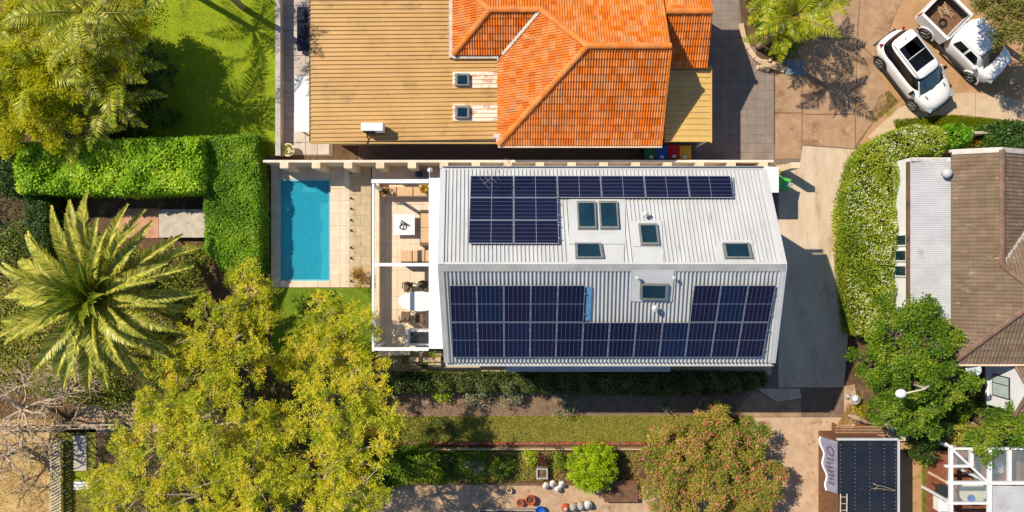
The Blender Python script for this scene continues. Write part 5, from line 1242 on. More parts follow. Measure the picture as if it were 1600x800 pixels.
rng = np.random.default_rng(9); o3 = rnd_dir(rng, 160); V_, Q_ = leaf_quads(np.array([p.x, p.y, .95])+o3*np.array([.13, .13, .1]), o3+rng.normal(scale=.4, size=o3.shape), np.array([0, 0, 1.])+o3, .12, .05)
link('foliage', np_mesh('foliage', V_, Q_, leafmat('gold_foliage', [C(180, 140, 30), C(210, 170, 60), C(120, 110, 30)])), pc)
pc = thing('bench_plant', 'bronze twig arrangement at the pool end of the corner bench', 'pot plant', W(602, 302, .62))
p = W(601, 298, .7); MB().lathe(p.x, p.y, [(.08, .62), (.12, .80), (.10, .82), (.02, .78)], 12).build('pot', M['rust'], pc)
o3 = rnd_dir(rng, 120); V_, Q_ = leaf_quads(np.array([p.x, p.y, .9])+o3*np.array([.14, .14, .1]), o3+rng.normal(scale=.4, size=o3.shape), np.array([0, 0, 1.])+o3, .16, .04)
link('foliage', np_mesh('foliage', V_, Q_, leafmat('bronze_foliage', [C(120, 74, 30), C(160, 110, 40), C(90, 60, 30)])), pc)
hw = thing('hot_water_unit', 'grey blue pump unit standing in the passage behind the terrace', 'machine', W(654, 272))
MB().pbox(649, 667, 267, 278, 0, .7).build('casing', mat('blue_grey_case', C(96, 112, 128), C(80, 94, 110), 3, .5), hw)
p = W(656, 272, .72); MB().lathe(p.x, p.y, [(.13, .702), (.15, .74), (.04, .76)], 14).build('lid', M['dark_metal'], hw)
uf = thing('shower_head', 'round pale outdoor shower head on an arm above the passage', 'shower', W(671, 281, 0))
p = W(672, 266, 2.3); MB().lathe(p.x, p.y, [(.12, 2.26), (.13, 2.28), (.11, 2.31), (.02, 2.32)], 16).build('head', M['alu'], uf)
MB().tube([(p.x, p.y, 2.31), (p.x, p.y-.1, 2.42), (p.x, p.y-.34, 2.42), (p.x, p.y-.34, 0)], .018, 6).build('arm', M['alu'], uf)
# planter wall and steps below the terrace
pl = thing('planter_wall', 'pale rendered planter and steps below the barbecue bench', 'planter', W(640, 560))
MB().pbox(592, 640, 548, 555, 0, .55).build('wall_face', M['cream'], pl)
for k in range(3): MB().boxb(WX(641), WX(690), WY(563+k*6), WY(556.5+k*6), 0, .45-.14*k).build('step', M['concrete2'], pl)
for k, (px, py, r_) in enumerate(((604, 566, 12), (630, 562, 10), (662, 571, 8), (676, 560, 7))):
    shrub('planter_shrub', ('dry grey shrub beside the pale planter under the feathery tree', 'brownish shrub in the middle of the pale planter', 'tiny green tuft at the foot of the terrace steps', 'small bright tuft against the white house corner')[k], px, py, .5, r_, L_[('grey', 'oleander', 'green', 'lime')[k]], 360+k, .08, .04, None, 'plant', per=30)

# ------------------------------------------------------------------ patio furniture of the orange house
um = thing('patio_daybed', 'dark navy canvas daybed against the tan roofed house', 'daybed', W(474, 45))
MB().pbox(464, 486, 11, 78, .2, .42).build('base', M['navy_canvas'], um)
piece(um, 'mattress', cushion(MB(), *pxr(465, 486, 13, 76, .55), .422, .56, .05), M['navy_canvas'])
for k in range(2):
    q = pxr(466, 484, 14+k*24, 34+k*24, .6); piece(um, 'pillow', cushion(MB(), q[0]+.05, q[0]+.35, q[2], q[3], .562, .68, .05), M['navy_canvas'])
sb = thing('patio_table', 'long white table beside the tan roof edge on the patio', 'table', W(473, 162))
MB().pbox(460, 488, 119, 206, .70, .75).build('tabletop', M['white'], sb)
for px, py in ((463, 124), (484, 124), (463, 200), (484, 200)):
    p = W(px, py, .7); MB().boxb(p.x-.03, p.x+.03, p.y-.03, p.y+.03, .044, .70).build('leg', M['white'], sb)
pp = thing('patio_pot', 'round cream pot with a small plant at the patio corner', 'pot plant', W(450, 236))
p = W(450, 234, .4); MB().lathe(p.x, p.y, [(.2, .04), (.30, .38), (.32, .42), (.26, .42), (.24, .36), (.02, .34)], 18).build('pot', M['cream'], pp)
o3 = rnd_dir(rng, 140); V_, Q_ = leaf_quads(np.array([p.x, p.y, .42])+o3*np.array([.17, .17, .1]), o3+rng.normal(scale=.4, size=o3.shape), np.array([0, 0, 1.])+o3, .12, .05)
link('foliage', np_mesh('foliage', V_, Q_, L_['palm_new']), pp)

# ------------------------------------------------------------------ bins
def bin_(label, px, py, body, lid, rz_=0, s=1.0, group='wheelie bins in the passage'):
    p = W(px, py, 1.0); t = thing('wheelie_bin', label, 'bin', (p.x, p.y, .02), group, rz_)
    b = MB(); w0, w1, d0, d1 = .20, .28, .23, .31
    b.add([(-w0, -d0, .06), (w0, -d0, .06), (w0, d0, .06), (-w0, d0, .06), (-w1, -d1, .96), (w1, -d1, .96), (w1, d1, .96), (-w1, d1, .96)], [(3, 2, 1, 0), (4, 5, 6, 7), (0, 1, 5, 4), (1, 2, 6, 5), (2, 3, 7, 6), (3, 0, 4, 7)])
    b.build('body', body, t, local=True)
    l = cushion(MB(), -.30, .30, -.35, .33, .962, 1.06, .06).build('lid', lid, t, local=True)
    MB().tube([(-.2, .37, 1.0), (.2, .37, 1.0)], .018, 6).build('handle', body, t, local=True)
    for sx in (-.26, .26):
        MB().tube([(sx-.03, .22, .09), (sx+.03, .22, .09)], .09, 12).build('wheel', M['black'], t, local=True)
    MB().boxb(-.09, .09, -.30, -.16, 1.061, 1.064).build('sticker', M['white'], l, local=True)
bin_('green lidded bin under the terracotta eave', 1017, 238, M['green_plastic'], M['green_plastic'])
bin_('blue lidded bin between the green and the red ones', 1034, 238, M['dark_metal'], M['blue_plastic'])
bin_('red lidded bin beside the tan lean to roof', 1053, 237, M['dark_metal'], M['red_plastic'])
bin_('yellow lidded bin at the end of the bin row', 1070, 238, M['dark_metal'], M['yellow_plastic'])
bin_('small green bin standing alone at the driveway corner', 1223, 287, M['green_plastic'], M['lime_plastic'], R(75), group='bin by the driveway')

# ------------------------------------------------------------------ vehicles
def ring(x0, x1, hw, z, n=40, ex=4.0, ey=3.2, zf=None, cxb=0.0):
    out = []
    for k in range(n):
        a = 2*math.pi*k/n; c, s = math.cos(a), math.sin(a)
        X = (abs(c)**(2/ex))*(1 if c > 0 else -1); Y = (abs(s)**(2/ey))*(1 if s > 0 else -1)
        x = (x0+x1)/2+X*(x1-x0)/2; out.append((x, Y*hw, zf(x, Y) if zf else z))
    return out
def stack(rings, cap=True):
    mb = MB(); n = len(rings[0]); vs = [p for r_ in rings for p in r_]
    fs = [(i*n+k, i*n+(k+1) % n, (i+1)*n+(k+1) % n, (i+1)*n+k) for i in range(len(rings)-1) for k in range(n)]
    if cap: fs.append(tuple(range((len(rings)-1)*n, len(rings)*n)))
    return mb.add(vs, fs)
def wheel(t, x, y, r_, out):
    w = MB().tube([(x, y-.10*out, r_), (x, y+.02*out, r_)], r_, 22).build('tyre', M['black'], None)
    w.parent = t; w.location = (0, 0, 0); w.name = 'wheel'
    rm = MB(); 
    for k in range(5):
        a = 2*math.pi*k/5; rm.tube([(x, y+.032*out, r_), (x+math.cos(a)*r_*.62, y+.03*out, r_+math.sin(a)*r_*.62)], .028, 5)
    rm.tube([(x+math.cos(a)*r_*.64, y+.03*out, r_+math.sin(a)*r_*.64) for a in np.linspace(0, 6.283, 17)], .02, 5)
    rm.build('rim', M['skyframe'], w, local=True)
def arch(t, x, y, r_, out, m):
    vs = []; n = 14
    for k in range(n+1):
        a = math.pi*k/n; c, s = math.cos(a), math.sin(a)
        vs += [(x+c*r_, y, .34+s*r_), (x+c*(r_+.09), y, .34+s*(r_+.09)), (x+c*(r_+.09), y+.03*out, .34+s*(r_+.07)), (x+c*r_, y+.03*out, .34+s*r_)]
    fs = []
    for k in range(n):
        b = 4*k; fs += [(b+i, b+(i+1) % 4, b+4+(i+1) % 4, b+4+i) for i in range(4)]
    MB().add(vs, fs).build('wheel_arch', m, t, local=True)

def suv():
    hx, hy = math.cos(R(-52.5)), math.sin(R(-52.5))
    t = thing('parked_car', 'white compact car with a dark panoramic glass roof on the footpath edge', 'car', (19.02, 8.74, .04), None, R(-52.5)); t.scale = (.97, .95, 1)
    zt_ = lambda x, Y: (1.03 if x < .75 else 1.03-.17*((x-.75)/1.4)**1.6)
    rb = [ring(-2.08, 2.08, .86, .26), ring(-2.18, 2.17, .93, .42), ring(-2.20, 2.19, .955, .62), ring(-2.17, 2.14, .95, 0, zf=lambda x, Y: zt_(x, Y)-.22), ring(-2.12, 2.06, .925, 0, zf=lambda x, Y: zt_(x, Y)-.06),
          ring(-2.06, 1.97, .87, 0, zf=lambda x, Y: zt_(x, Y)), ring(-1.95, 1.82, .62, 0, zf=lambda x, Y: zt_(x, Y)+.035), ring(-1.8, 1.6, .25, 0, zf=lambda x, Y: zt_(x, Y)+.05)]
    stack(rb).build('body', M['car_white'], t, smooth=True, local=True)
    gb = [ring(-2.02, 1.02, .86, 1.0, ex=5, ey=4), ring(-1.98, .86, .82, 1.16, ex=5, ey=4), ring(-1.84, .55, .745, 1.42, ex=5, ey=4), ring(-1.74, .36, .70, 1.50, ex=5, ey=4)]
    stack(gb).build('window_band', M['carglass'], t, smooth=True, local=True)
    rr_ = [ring(-1.86, .40, .715, 1.475, ex=6, ey=5), ring(-1.86, .42, .70, 1.53, ex=6, ey=5), ring(-1.76, .36, .60, 1.575, ex=6, ey=5), ring(-1.4, .1, .3, 1.60, ex=5, ey=4)]
    stack(rr_).build('roof', M['car_white'], t, smooth=True, local=True)
    MB().box(-.37, 0, 1.597, .66, 1.08, .02).build('panoramic_glass', M['carglass'], t, local=True)
    MB().box(-1.06, 0, 1.590, .66, 1.08, .02).build('panoramic_glass', M['carglass'], t, local=True)
    ws = MB(); ws.add([(1.10, -.70, 1.02), (1.10, .70, 1.02), (1.17, .35, 1.03), (1.17, -.35, 1.03), (.44, -.64, 1.50), (.44, .64, 1.50), (.47, .3, 1.515), (.47, -.3, 1.515)], [(0, 3, 7, 4), (3, 2, 6, 7), (2, 1, 5, 6)])
    ws.build('windscreen', mat('windscreen_glass', C(18, 52, 66), C(26, 66, 80), 2, .05, spec=.7), t, local=True)
    for s in (-1, 1):
        # pillars and side bands of white paint
        MB().tube([(1.06, s*.80, 1.04), (.42, s*.69, 1.51)], .035, 6).build('pillar', M['car_white'], t, local=True)
        mr_ = MB(); mr_.box(.70, s*1.02, 1.06, .14, .22, .13); mr_.tube([(.76, s*.88, 1.02), (.72, s*.98, 1.04)], .025, 6); mr_.build('mirror', M['carglass'], t, local=True)
        hl = MB(); hl.box(1.90, s*.70, .80, .30, .22, .07, s*R(-24)); hl.build('headlight', mat('headlight_lens', C(150, 158, 166), None, rough=.1), t, local=True)
        tl = MB(); tl.box(-1.99, s*.66, .95, .10, .20, .06, s*R(30)); tl.build('tail_light', mat('tail_lens', C(140, 18, 24), None, rough=.2), t, local=True)
        MB().box(1.30, s*.55, 1.018, .26, .055, .03, s*R(-6)).build('bonnet_vent', M['dark_metal'], t, local=True)
        MB().box(0, s*.95, .34, 2.1, .05, .16).build('sill_trim', M['dark_metal'], t, local=True)
        MB().tube([(-1.72, s*.62, 1.575), (.25, s*.63, 1.575)], .018, 5).build('roof_rail', M['alu'], t, local=True)
        for x in (-1.30, 1.33): wheel(t, x, s*.935, .36, s); arch(t, x, s*.945, .37, s, M['dark_metal'])
    MB().box(2.16, 0, .55, .08, 1.2, .22).build('grille', M['dark_metal'], t, local=True)
    MB().box(-2.17, 0, .45, .08, 1.3, .16).build('rear_bumper', M['dark_metal'], t, local=True)
    MB().tube([(-1.55, 0, 1.59), (-1.66, 0, 1.66)], .02, 5).build('aerial_fin', M['dark_metal'], t, local=True)
suv()

def ute():
    t = thing('parked_utility', 'white twin cab utility with an open dark tray under the tree', 'car', (21.42, 10.18, .04), None, R(-44.5)); t.scale = (.98, .96, 1)
    zt_ = lambda x, Y: (1.12 if x < 1.15 else 1.12-.16*((x-1.15)/1.4)**1.7)
    rb = [ring(-.62, 2.20, .84, .34, ex=6), ring(-.66, 2.30, .90, .50, ex=5), ring(-.66, 2.32, .92, .72, ex=5), ring(-.66, 2.27, .915, 0, ex=6, zf=lambda x, Y: zt_(x, Y)-.2), ring(-.64, 2.20, .89, 0, ex=6, zf=lambda x, Y: zt_(x, Y)-.04),
          ring(-.62, 2.12, .82, 0, ex=6, zf=lambda x, Y: zt_(x, Y)+.01), ring(-.5, 1.95, .55, 0, ex=6, zf=lambda x, Y: zt_(x, Y)+.05), ring(-.3, 1.75, .2, 0, ex=6, zf=lambda x, Y: zt_(x, Y)+.06)]
    stack(rb).build('body', M['car_white'], t, smooth=True, local=True)
    gb = [ring(-.62, 1.42, .85, 1.10, ex=8, ey=5), ring(-.56, 1.12, .80, 1.36, ex=8, ey=5), ring(-.46, .86, .73, 1.60, ex=8, ey=5)]
    stack(gb).build('cab', M['car_white'], t, smooth=True, local=True)
    rr_ = [ring(-.48, .84, .735, 1.60, ex=7, ey=6), ring(-.50, .86, .72, 1.66, ex=7, ey=6), ring(-.42, .78, .62, 1.70, ex=7, ey=6), ring(-.2, .5, .3, 1.72, ex=6, ey=5)]
    stack(rr_).build('roof', M['car_white'], t, smooth=True, local=True)
    ws = MB(); ws.add([(1.46, -.70, 1.14), (1.46, .70, 1.14), (1.53, .35, 1.15), (1.53, -.35, 1.15), (.90, -.62, 1.60), (.90, .62, 1.60), (.93, .3, 1.61), (.93, -.3, 1.61)], [(0, 3, 7, 4), (3, 2, 6, 7), (2, 1, 5, 6)])
    ws.build('windscreen', M['carglass'], t, local=True)
    for s in (-1, 1):
        for x0_, x1_, tx0, tx1 in ((-.42, .22, -.36, .18), (.34, 1.10, .30, .74)):
            MB().add([(x0_, s*.857, 1.15), (x1_, s*.857, 1.15), (tx1, s*.768, 1.54), (tx0, s*.768, 1.54)], [(0, 1, 2, 3) if s < 0 else (3, 2, 1, 0)]).build('side_window', M['carglass'], t, local=True)
        mr_ = MB(); mr_.box(1.06, s*1.02, 1.22, .12, .2, .18); mr_.tube([(1.12, s*.88, 1.16), (1.07, s*.98, 1.2)], .025, 6); mr_.build('mirror', M['car_white'], t, local=True)
        MB().box(2.10, s*.68, .86, .30, .24, .10, s*R(-20)).build('headlight', mat('headlight_lens', C(150, 158, 166), None, rough=.1), t, local=True)
        MB().box(-2.46, s*.82, .95, .10, .12, .28).build('tail_light', mat('tail_lens', C(160, 24, 40), None, rough=.2), t, local=True)
        MB().box(.3, s*.93, .40, 2.0, .10, .06).build('side_step', M['dark_metal'], t, local=True)
        for x in (-1.52, 1.50): wheel(t, x, s*.90, .38, s); arch(t, x, s*.915, .39, s, M['car_white'])
    tub = MB()
    for s in (-1, 1): tub.add([(-2.46, s*.90, .5), (-.72, s*.90, .5), (-.72, s*.89, 1.12), (-2.46, s*.89, 1.12), (-2.46, s*.74, .5), (-.72, s*.74, .5), (-.72, s*.76, 1.12), (-2.46, s*.76, 1.12)],
                              [(0, 1, 2, 3), (7, 6, 5, 4), (3, 2, 6, 7), (0, 3, 7, 4), (1, 5, 6, 2)] if s < 0 else [(3, 2, 1, 0), (4, 5, 6, 7), (7, 6, 2, 3), (4, 7, 3, 0), (2, 6, 5, 1)])
    tub.boxb(-2.50, -2.42, -.74, .74, .5, 1.10); tub.boxb(-.80, -.70, -.75, .75, .5, 1.12); tub.build('tray', M['car_white'], t, local=True)
    MB().boxb(-2.42, -.80, -.74, .74, .55, .66).build('tray_floor', mat('brown_tray_mat', C(126, 92, 66), C(96, 70, 50), 5, .95), t, local=True)
    for s in (-1, 1): MB().boxb(-2.42, -.80, min(s*.735, s*.70), max(s*.735, s*.70), .661, 1.06).build('tray_liner', M['black'], t, local=True)
    MB().boxb(-2.415, -2.39, -.69, .69, .661, 1.06).build('tray_liner', M['black'], t, local=True)
    MB().box(2.28, 0, .55, .10, 1.3, .26).build('grille', M['dark_metal'], t, local=True)
    MB().tube([(-.82, -.72, 1.16), (-.82, .72, 1.16)], .03, 6).build('tray_rail', M['alu'], t, local=True)
    # rope coil and sticks lying in the tray
    p0 = t.matrix_basis
    cr_ = thing('rope_coil', 'dark coil lying in the open tray of the utility', 'rope', Matrix.LocRotScale(t.location, t.rotation_euler, None) @ Vector((-1.35, -.15, .665)), None, R(-44.5))
    MB().tube([(math.cos(a)*(.13+.004*a), math.sin(a)*(.13+.004*a), .025+.003*a) for a in np.linspace(0, 18, 60)], .022, 5).build('coil', M['black'], cr_, local=True)
    bs = thing('cut_branches', 'bundle of cut sticks in the open tray of the utility', 'sticks', Matrix.LocRotScale(t.location, t.rotation_euler, None) @ Vector((-1.7, .25, .665)), None, R(-44.5))
    rg = random.Random(4)
    for k in range(9):
        a = rg.uniform(-.6, .6); x, y = rg.uniform(-.2, .3), rg.uniform(-.25, .25); l = rg.uniform(.2, .4)
        MB().tube([(x-math.cos(a)*l, y-math.sin(a)*l, .02+.012*k), (x+math.cos(a)*l, y+math.sin(a)*l, .03+.012*k)], .014, 5).build('stick', M['pale_wood'], bs, local=True)
ute()

# ------------------------------------------------------------------ street corner things
sl = thing('street_lamp', 'white street lamp on a curved arm poking out of the round tree', 'street lamp', W(1366, 580))
p = W(1452, 608, 4.6); q = W(1412, 615, 5.0)
MB().tube([(p.x, p.y, 0), (p.x, p.y, 4.3), (p.x, p.y+.12, 4.55), (p.x-.12, p.y+.16, 4.75), (p.x-.35, p.y+.05, 4.85), (q.x, q.y, 5.0)], [.07, .055, .045, .04, .035, .03], 8).build('pole', mat('galvanised_pole', C(206, 196, 176), C(188, 178, 158), 4, .5), sl, smooth=True)
sl.location = (p.x, p.y, 0); ORG[sl.name] = Vector((p.x, p.y, 0))
for ch in sl.children: ch.location = (-p.x, -p.y, 0)
q = W(1408, 615, 5.0); MB().lathe(q.x, q.y, [(.05, 4.93), (.17, 4.95), (.19, 5.0), (.14, 5.07), (.03, 5.1)], 18, ex=1.25).build('lamp_head', M['lamp_glass'], sl, smooth=True)
bb = thing('bird_bath', 'white topped round bird bath at the tree edge', 'bird bath', W(1336, 626))
p = W(1336, 624, .7); MB().lathe(p.x, p.y, [(.16, .02), (.14, .06), (.05, .1), (.05, .6), (.16, .64), (.25, .72), (.24, .74), (.12, .68), (.01, .67)], 18).build('basin', M['grey_pot'], bb, smooth=True)
MB().lathe(p.x, p.y+.05, [(.10, .73), (.15, .74), (.16, .77), (.10, .80), (.01, .81)], 7).build('cover', M['white'], bb, smooth=True)
cn = thing('canoe', 'small dark upturned canoe on the litter under the tree', 'canoe', W(1346, 657))
a = W(1328, 650, .3); b_ = W(1366, 664, .3); dv = (b_-a).normalized(); sv = Vector((-dv.y, dv.x, 0)); vs = []; n = 11
for k in range(n):
    f_ = k/(n-1); w = .17*math.sin(math.pi*min(1, max(0, f_)))**.6+.005; c = a.lerp(b_, f_)
    for an in np.linspace(0, math.pi, 7): vs.append((c.x+sv.x*math.cos(an)*w, c.y+sv.y*math.cos(an)*w, .05+math.sin(an)*w*1.1))
MB().add(vs, [(k*7+i, k*7+i+1, k*7+8+i, k*7+7+i) for k in range(n-1) for i in range(6)]).build('hull', mat('canoe_shell', C(96, 68, 66), C(190, 170, 150), 1.2, .6, detail=2), cn, smooth=True)
MB().tube([a+Vector((0, 0, -.08)), a.lerp(b_, .5)+Vector((0, 0, -.07)), b_+Vector((0, 0, -.08))], .02, 5).build('keel', M['pale_wood'], cn)

# dark roofed shed with banner and ladder
sh = thing('dark_roofed_shed', 'shed with a flat dark tinted roof and pale edge trims', 'shed', W(1345, 745))
sz = 2.3; x0, x1 = WX(1311, sz), WX(1402, sz); y1 = WY(688, sz); y0 = -13.6
m_shed = mat('tinted_roof_sheet', C(30, 36, 46), C(40, 44, 52), 1.2, .25, spec=.5, c3=C(60, 60, 60), s3=1.4, t3=.6)
MB().boxb(x0+.1, x1-.1, y0, y1-.15, 0, sz-.08).build('wall', M['wood'], sh)
sr = MB().boxb(x0, x1, y0, y1, sz-.05, sz).build('roof', m_shed, sh)
w4 = (x1-x0)/4
for k in range(1, 4): MB().boxb(x0+w4*k-.02, x0+w4*k+.02, y0, y1-.05, sz+.002, sz+.014).build('joining_strip', m_shed, sr)
scr = MB().lathe(0, 0, [(.018, sz+.014), (.018, sz+.03), (.004, sz+.034)], 6).mesh('roof_screw', M['alu'])
for k in range(0, 5):
    for j in range(22): link('roof_screw', scr, sr, loc=(x0+.06+(w4*k if k < 4 else x1-x0-.14), y1-.2-j*.17, 0))
MB().boxb(x0-.08, x1+.02, y1+.002, y1+.09, sz-.1, sz+.03).build('edge_trim', M['flash'], sr)
MB().boxb(x1+.004, x1+.10, y0, y1+.002, sz-.1, sz+.032).build('edge_trim', M['flash'], sr)
tw = thing('fallen_twigs', 'pale forked twigs lying on the dark shed roof', 'twigs', W(1380, 763, sz))
for aa, bb_ in (((1365, 757), (1399, 766)), ((1361, 763), (1398, 767)), ((1372, 760), (1366, 766)), ((1364, 755), (1372, 760))):
    MB().tube([W(*aa, sz+.03), W((aa[0]+bb_[0])/2, (aa[1]+bb_[1])/2-1, sz+.05), W(*bb_, sz+.03)], .012, 5).build('twig', M['pale_bark'], tw)
# hanging banner on the shed side, wavy free edge
bnr = thing('hanging_banner', 'pale lilac banner with grey lettering hanging on the side of the dark shed', 'banner', W(1300, 735, 1.0))
vs = []; nn = 16; A = W(1294, 690, 2.2); Bq = W(1311, 772, 2.2); cw = Vector((-.42, 0, -1.0)).normalized()
for k in range(nn+1):
    f_ = k/nn; top = Vector((x0-.03, A.y+(Bq.y-A.y)*f_, 2.22)); hh_ = .95*(1-.40*f_)+.03*math.sin(f_*16)
    for j in range(7): g2 = j/6; vs.append(top+cw*hh_*g2+Vector((-.05*math.sin(f_*15)*g2, 0, 0)))
bo = MB().add(vs, [(k*7+j, k*7+7+j, k*7+8+j, k*7+1+j) for k in range(nn) for j in range(6)]).build('cloth', M['banner'], bnr, smooth=True)
hem = MB(); hem.tube([Vector(vs[k*7+6]) for k in range(nn+1)], .05, 5); hem.build('hem', M['white'], bnr)
def on_banner(f_, g2, up=.03):
    top = Vector((x0-.03, A.y+(Bq.y-A.y)*f_, 2.22)); hh_ = .95*(1-.40*f_)+.03*math.sin(f_*16); return top+cw*hh_*g2+Vector((-.05*math.sin(f_*15)*g2, 0, 0))+Vector((-.9, 0, .42))*up
prt = MB()
prt.tube([on_banner(.22+.085*math.cos(a), .42+.20*math.sin(a)) for a in np.linspace(0, 6.283, 17)], .028, 4)
rg = random.Random(8)
for k in range(7):
    f0 = .36+k*.075
    prt.tube([on_banner(f0, .25), on_banner(f0+.012, .72)], .022, 4); prt.tube([on_banner(f0, .25+.2*(k % 2)), on_banner(f0+.045, .35+.12*(k % 3)), on_banner(f0+.02, .72)], .02, 4)
prt.build('lettering', M['ink'], bnr)
ld = thing('ladder', 'short pale ladder leaning on the edge of the dark shed roof', 'ladder', W(1310, 800, 0))
xl, xr = WX(1314, 2.45), WX(1324, 2.45)
for x in (xl, xr): MB().tube([(x, WY(772, 2.45), 2.42), (x, -13.6, 2.34)], .028, 6).build('rail', M['grey_wood'], ld)
for k in range(7): MB().tube([(xl, WY(777, 2.45)-k*.3, 2.42-.01*k), (xr, WY(777, 2.45)-k*.3, 2.42-.01*k)], .02, 6).build('rung', M['grey_wood'], ld)
rk = thing('timber_rack', 'weathered slatted timber rack at the head of the dark shed', 'rack', W(1352, 675))
for k in range(5): MB().boxb(WX(1306, .5), WX(1384, .5), WY(686-k*4.4, .5), WY(683.2-k*4.4, .5), .44, .50).build('slat', M['rack_wood'], rk)
for px in (1308, 1345, 1382): MB().boxb(WX(px, .5)-.04, WX(px, .5)+.04, WY(686, .5), WY(664, .5), .02, .438).build('bearer', M['wood'], rk)
sm = thing('stone_slab', 'cream mottled slab beside the shed corner', 'slab', W(1392, 675))
MB().prism(PX([(1376, 664), (1385, 654), (1400, 664), (1424, 668), (1424, 689), (1402, 689), (1378, 676)], .3), 0, .3).build('slab_top', mat('mottled_stone', C(222, 206, 176), C(190, 172, 144), 3, .9, c3=C(110, 98, 86), s3=2.2, t3=.56), sm)
tp = thing('terracotta_lump', 'small orange tile lump lying on the sandy forecourt', 'tile', W(1288, 781))
p = W(1288, 781, 0); MB().lathe(p.x, p.y, [(.22, .015), (.20, .08), (.08, .14), (.01, .15)], 7).build('tile_piece', M['terra_pot'], tp)

# front slat fence and stone
ff = thing('slat_fence', 'short grey slat fence among the shrubs of the front garden', 'fence', W(1510, 206))
for seg in ((1473, 1484), (1524, 1549)):
    for k in range(int((seg[1]-seg[0])/2.4)):
        MB().boxb(WX(seg[0]+k*2.4, 1.1), WX(seg[0]+k*2.4+1.5, 1.1), WY(209, 1.1), WY(206, 1.1), .02, 1.1).build('paling', M['grey_wood'], ff)
    MB().boxb(WX(seg[0], 1.0), WX(seg[1], 1.0), WY(206, 1.0)+.005, WY(206, 1.0)+.05, .8, .88).build('rail', M['grey_wood'], ff)
st = thing('garden_rock', 'pale flat rock in the flowering bank near the footpath', 'rock', W(1446, 205))
MB().prism(PX([(1430, 208), (1440, 203), (1456, 198), (1464, 197), (1464, 202), (1452, 207), (1436, 214)], 1.0), 0, 1.05).build('rock_top', M['concrete2'], st)
kb = thing('stone_kerb', 'cream stone kerb curving round the golden palm bed', 'kerb', W(1190, 95))
kp = [(1158, 36), (1163, 58), (1170, 76), (1180, 90), (1196, 100), (1214, 106), (1226, 110)]
for k in range(len(kp)-1):
    a = W(*kp[k], .15); b_ = W(*kp[k+1], .15); d2 = (b_-a); l = d2.length
    MB().box((a.x+b_.x)/2, (a.y+b_.y)/2, .07, l-.02, .22, .16, math.atan2(d2.y, d2.x)).build('kerb_stone', M['concrete2'], kb)
rgs = random.Random(14)
gv = thing('stone_pile', 'heap of pale stones at the tip of the golden palm bed', 'stones', W(1192, 104))
for k in range(26):
    p = W(1184+rgs.uniform(0, 26), 92+rgs.uniform(0, 20), .05); r_ = rgs.uniform(.06, .13)
    MB().lathe(p.x, p.y, [(r_, .04), (r_*.95, .04+r_*.5), (r_*.5, .04+r_*.9), (.005, .04+r_)], 6, ex=rgs.uniform(.8, 1.3)).build('stone', M['concrete2'], gv)
mbx = thing('ground_lid', 'blue grey utility lid set beside the golden palm', 'lid', W(1240, 106))
MB().pbox(1228, 1256, 95, 117, .02, .07).build('lid_plate', mat('blue_grey_lid', C(120, 134, 146), C(104, 118, 132), 3, .7), mbx)

# ------------------------------------------------------------------ glazed pergola and deck, lower corner
dk = thing('timber_deck', 'red brown timber deck beside the clear roofed pergola', 'deck', W(1480, 760))
xs0, xs1 = WX(1451, .3), WX(1640, .3); yt = WY(704, .3); nb_ = 34
bd = MB().boxb(0, .115, -13.6-yt, 0, .22, .30).mesh('deck_board', M['redwood'])
for k in range(nb_): link('deck_board', bd, dk, loc=(xs0+k*.13, yt, 0))
MB().boxb(xs0, xs0+nb_*.13, -13.6, yt-.02, .02, .215).build('joists', M['wood'], dk)
gpz = 2.6
pgl = thing('glazed_pergola', 'white framed pergola with clear roof panes over the deck', 'pergola', W(1540, 745, .3))
def gb_(px0, px1, py0, py1, z=gpz, nm='beam', th=.14): return MB().pbox(px0, px1, py0, py1, z-th, z).build(nm, M['white'], pgl)
gb_(1484.5, 1489.5, 696, 815); gb_(1516.5, 1521.5, 703.5, 729, gpz-.004); gb_(1544.5, 1550, 703.5, 815, gpz-.004); gb_(1576, 1581, 703.5, 752, gpz-.004)
gb_(1490, 1640, 699.5, 703, gpz-.008); gb_(1478, 1519, 727, 730.5, gpz-.012); gb_(1482, 1640, 752.5, 757.5, gpz-.016); gb_(1480, 1544, 785, 788.5, gpz-.012)
a = W(1478, 693, gpz+.06); b_ = W(1546, 756, gpz+.06); d2 = b_-a
MB().box((a.x+b_.x)/2, (a.y+b_.y)/2, gpz+.04, d2.length, .09, .09, math.atan2(d2.y, d2.x)).build('hip_rafter', M['white'], pgl)
for (q0, q1, q2, q3) in ((1490, 1516, 704, 727), (1522, 1544, 704, 752), (1550.5, 1575.5, 704, 752), (1581.5, 1640, 704, 752), (1490, 1544, 758, 785)):
    MB().pbox(q0, q1, q2, q3, gpz-.07, gpz-.05).build('pane', M['poly_clear'], pgl)
for px, py in ((1487, 699), (1487, 786), (1547, 755), (1547, 701)):
    p = W(px, py, gpz-.1); MB().boxb(p.x-.05, p.x+.05, p.y-.05, p.y+.05, .30, gpz-.15).build('post', M['white'], pgl)
pr = link('steel_roof', ribbed(V3(WX(1551, gpz), WY(759, gpz), gpz), V3(WX(1551, gpz), -13.6, gpz), V3(WX(1640, gpz), WY(759, gpz), gpz+.1), V3(WX(1640, gpz), -13.6, gpz+.1), .09, .045, .02).mesh('steel_roof', M['grey_roof']), pgl)
dtab = thing('deck_table', 'pale oval table under the clear pergola roof', 'table', W(1520, 772, .3))
p = W(1520, 770, 1.0); MB().lathe(p.x, p.y, [(.35, .98), (.5, .985), (.51, 1.02), (.5, 1.03)], 24, ex=1.3).build('tabletop', mat('pale_table', C(206, 204, 176), C(190, 188, 160), 3, .6), dtab)
MB().tube([(p.x, p.y, .30), (p.x, p.y, .98)], .07, 10).build('pedestal', M['white'], dtab)
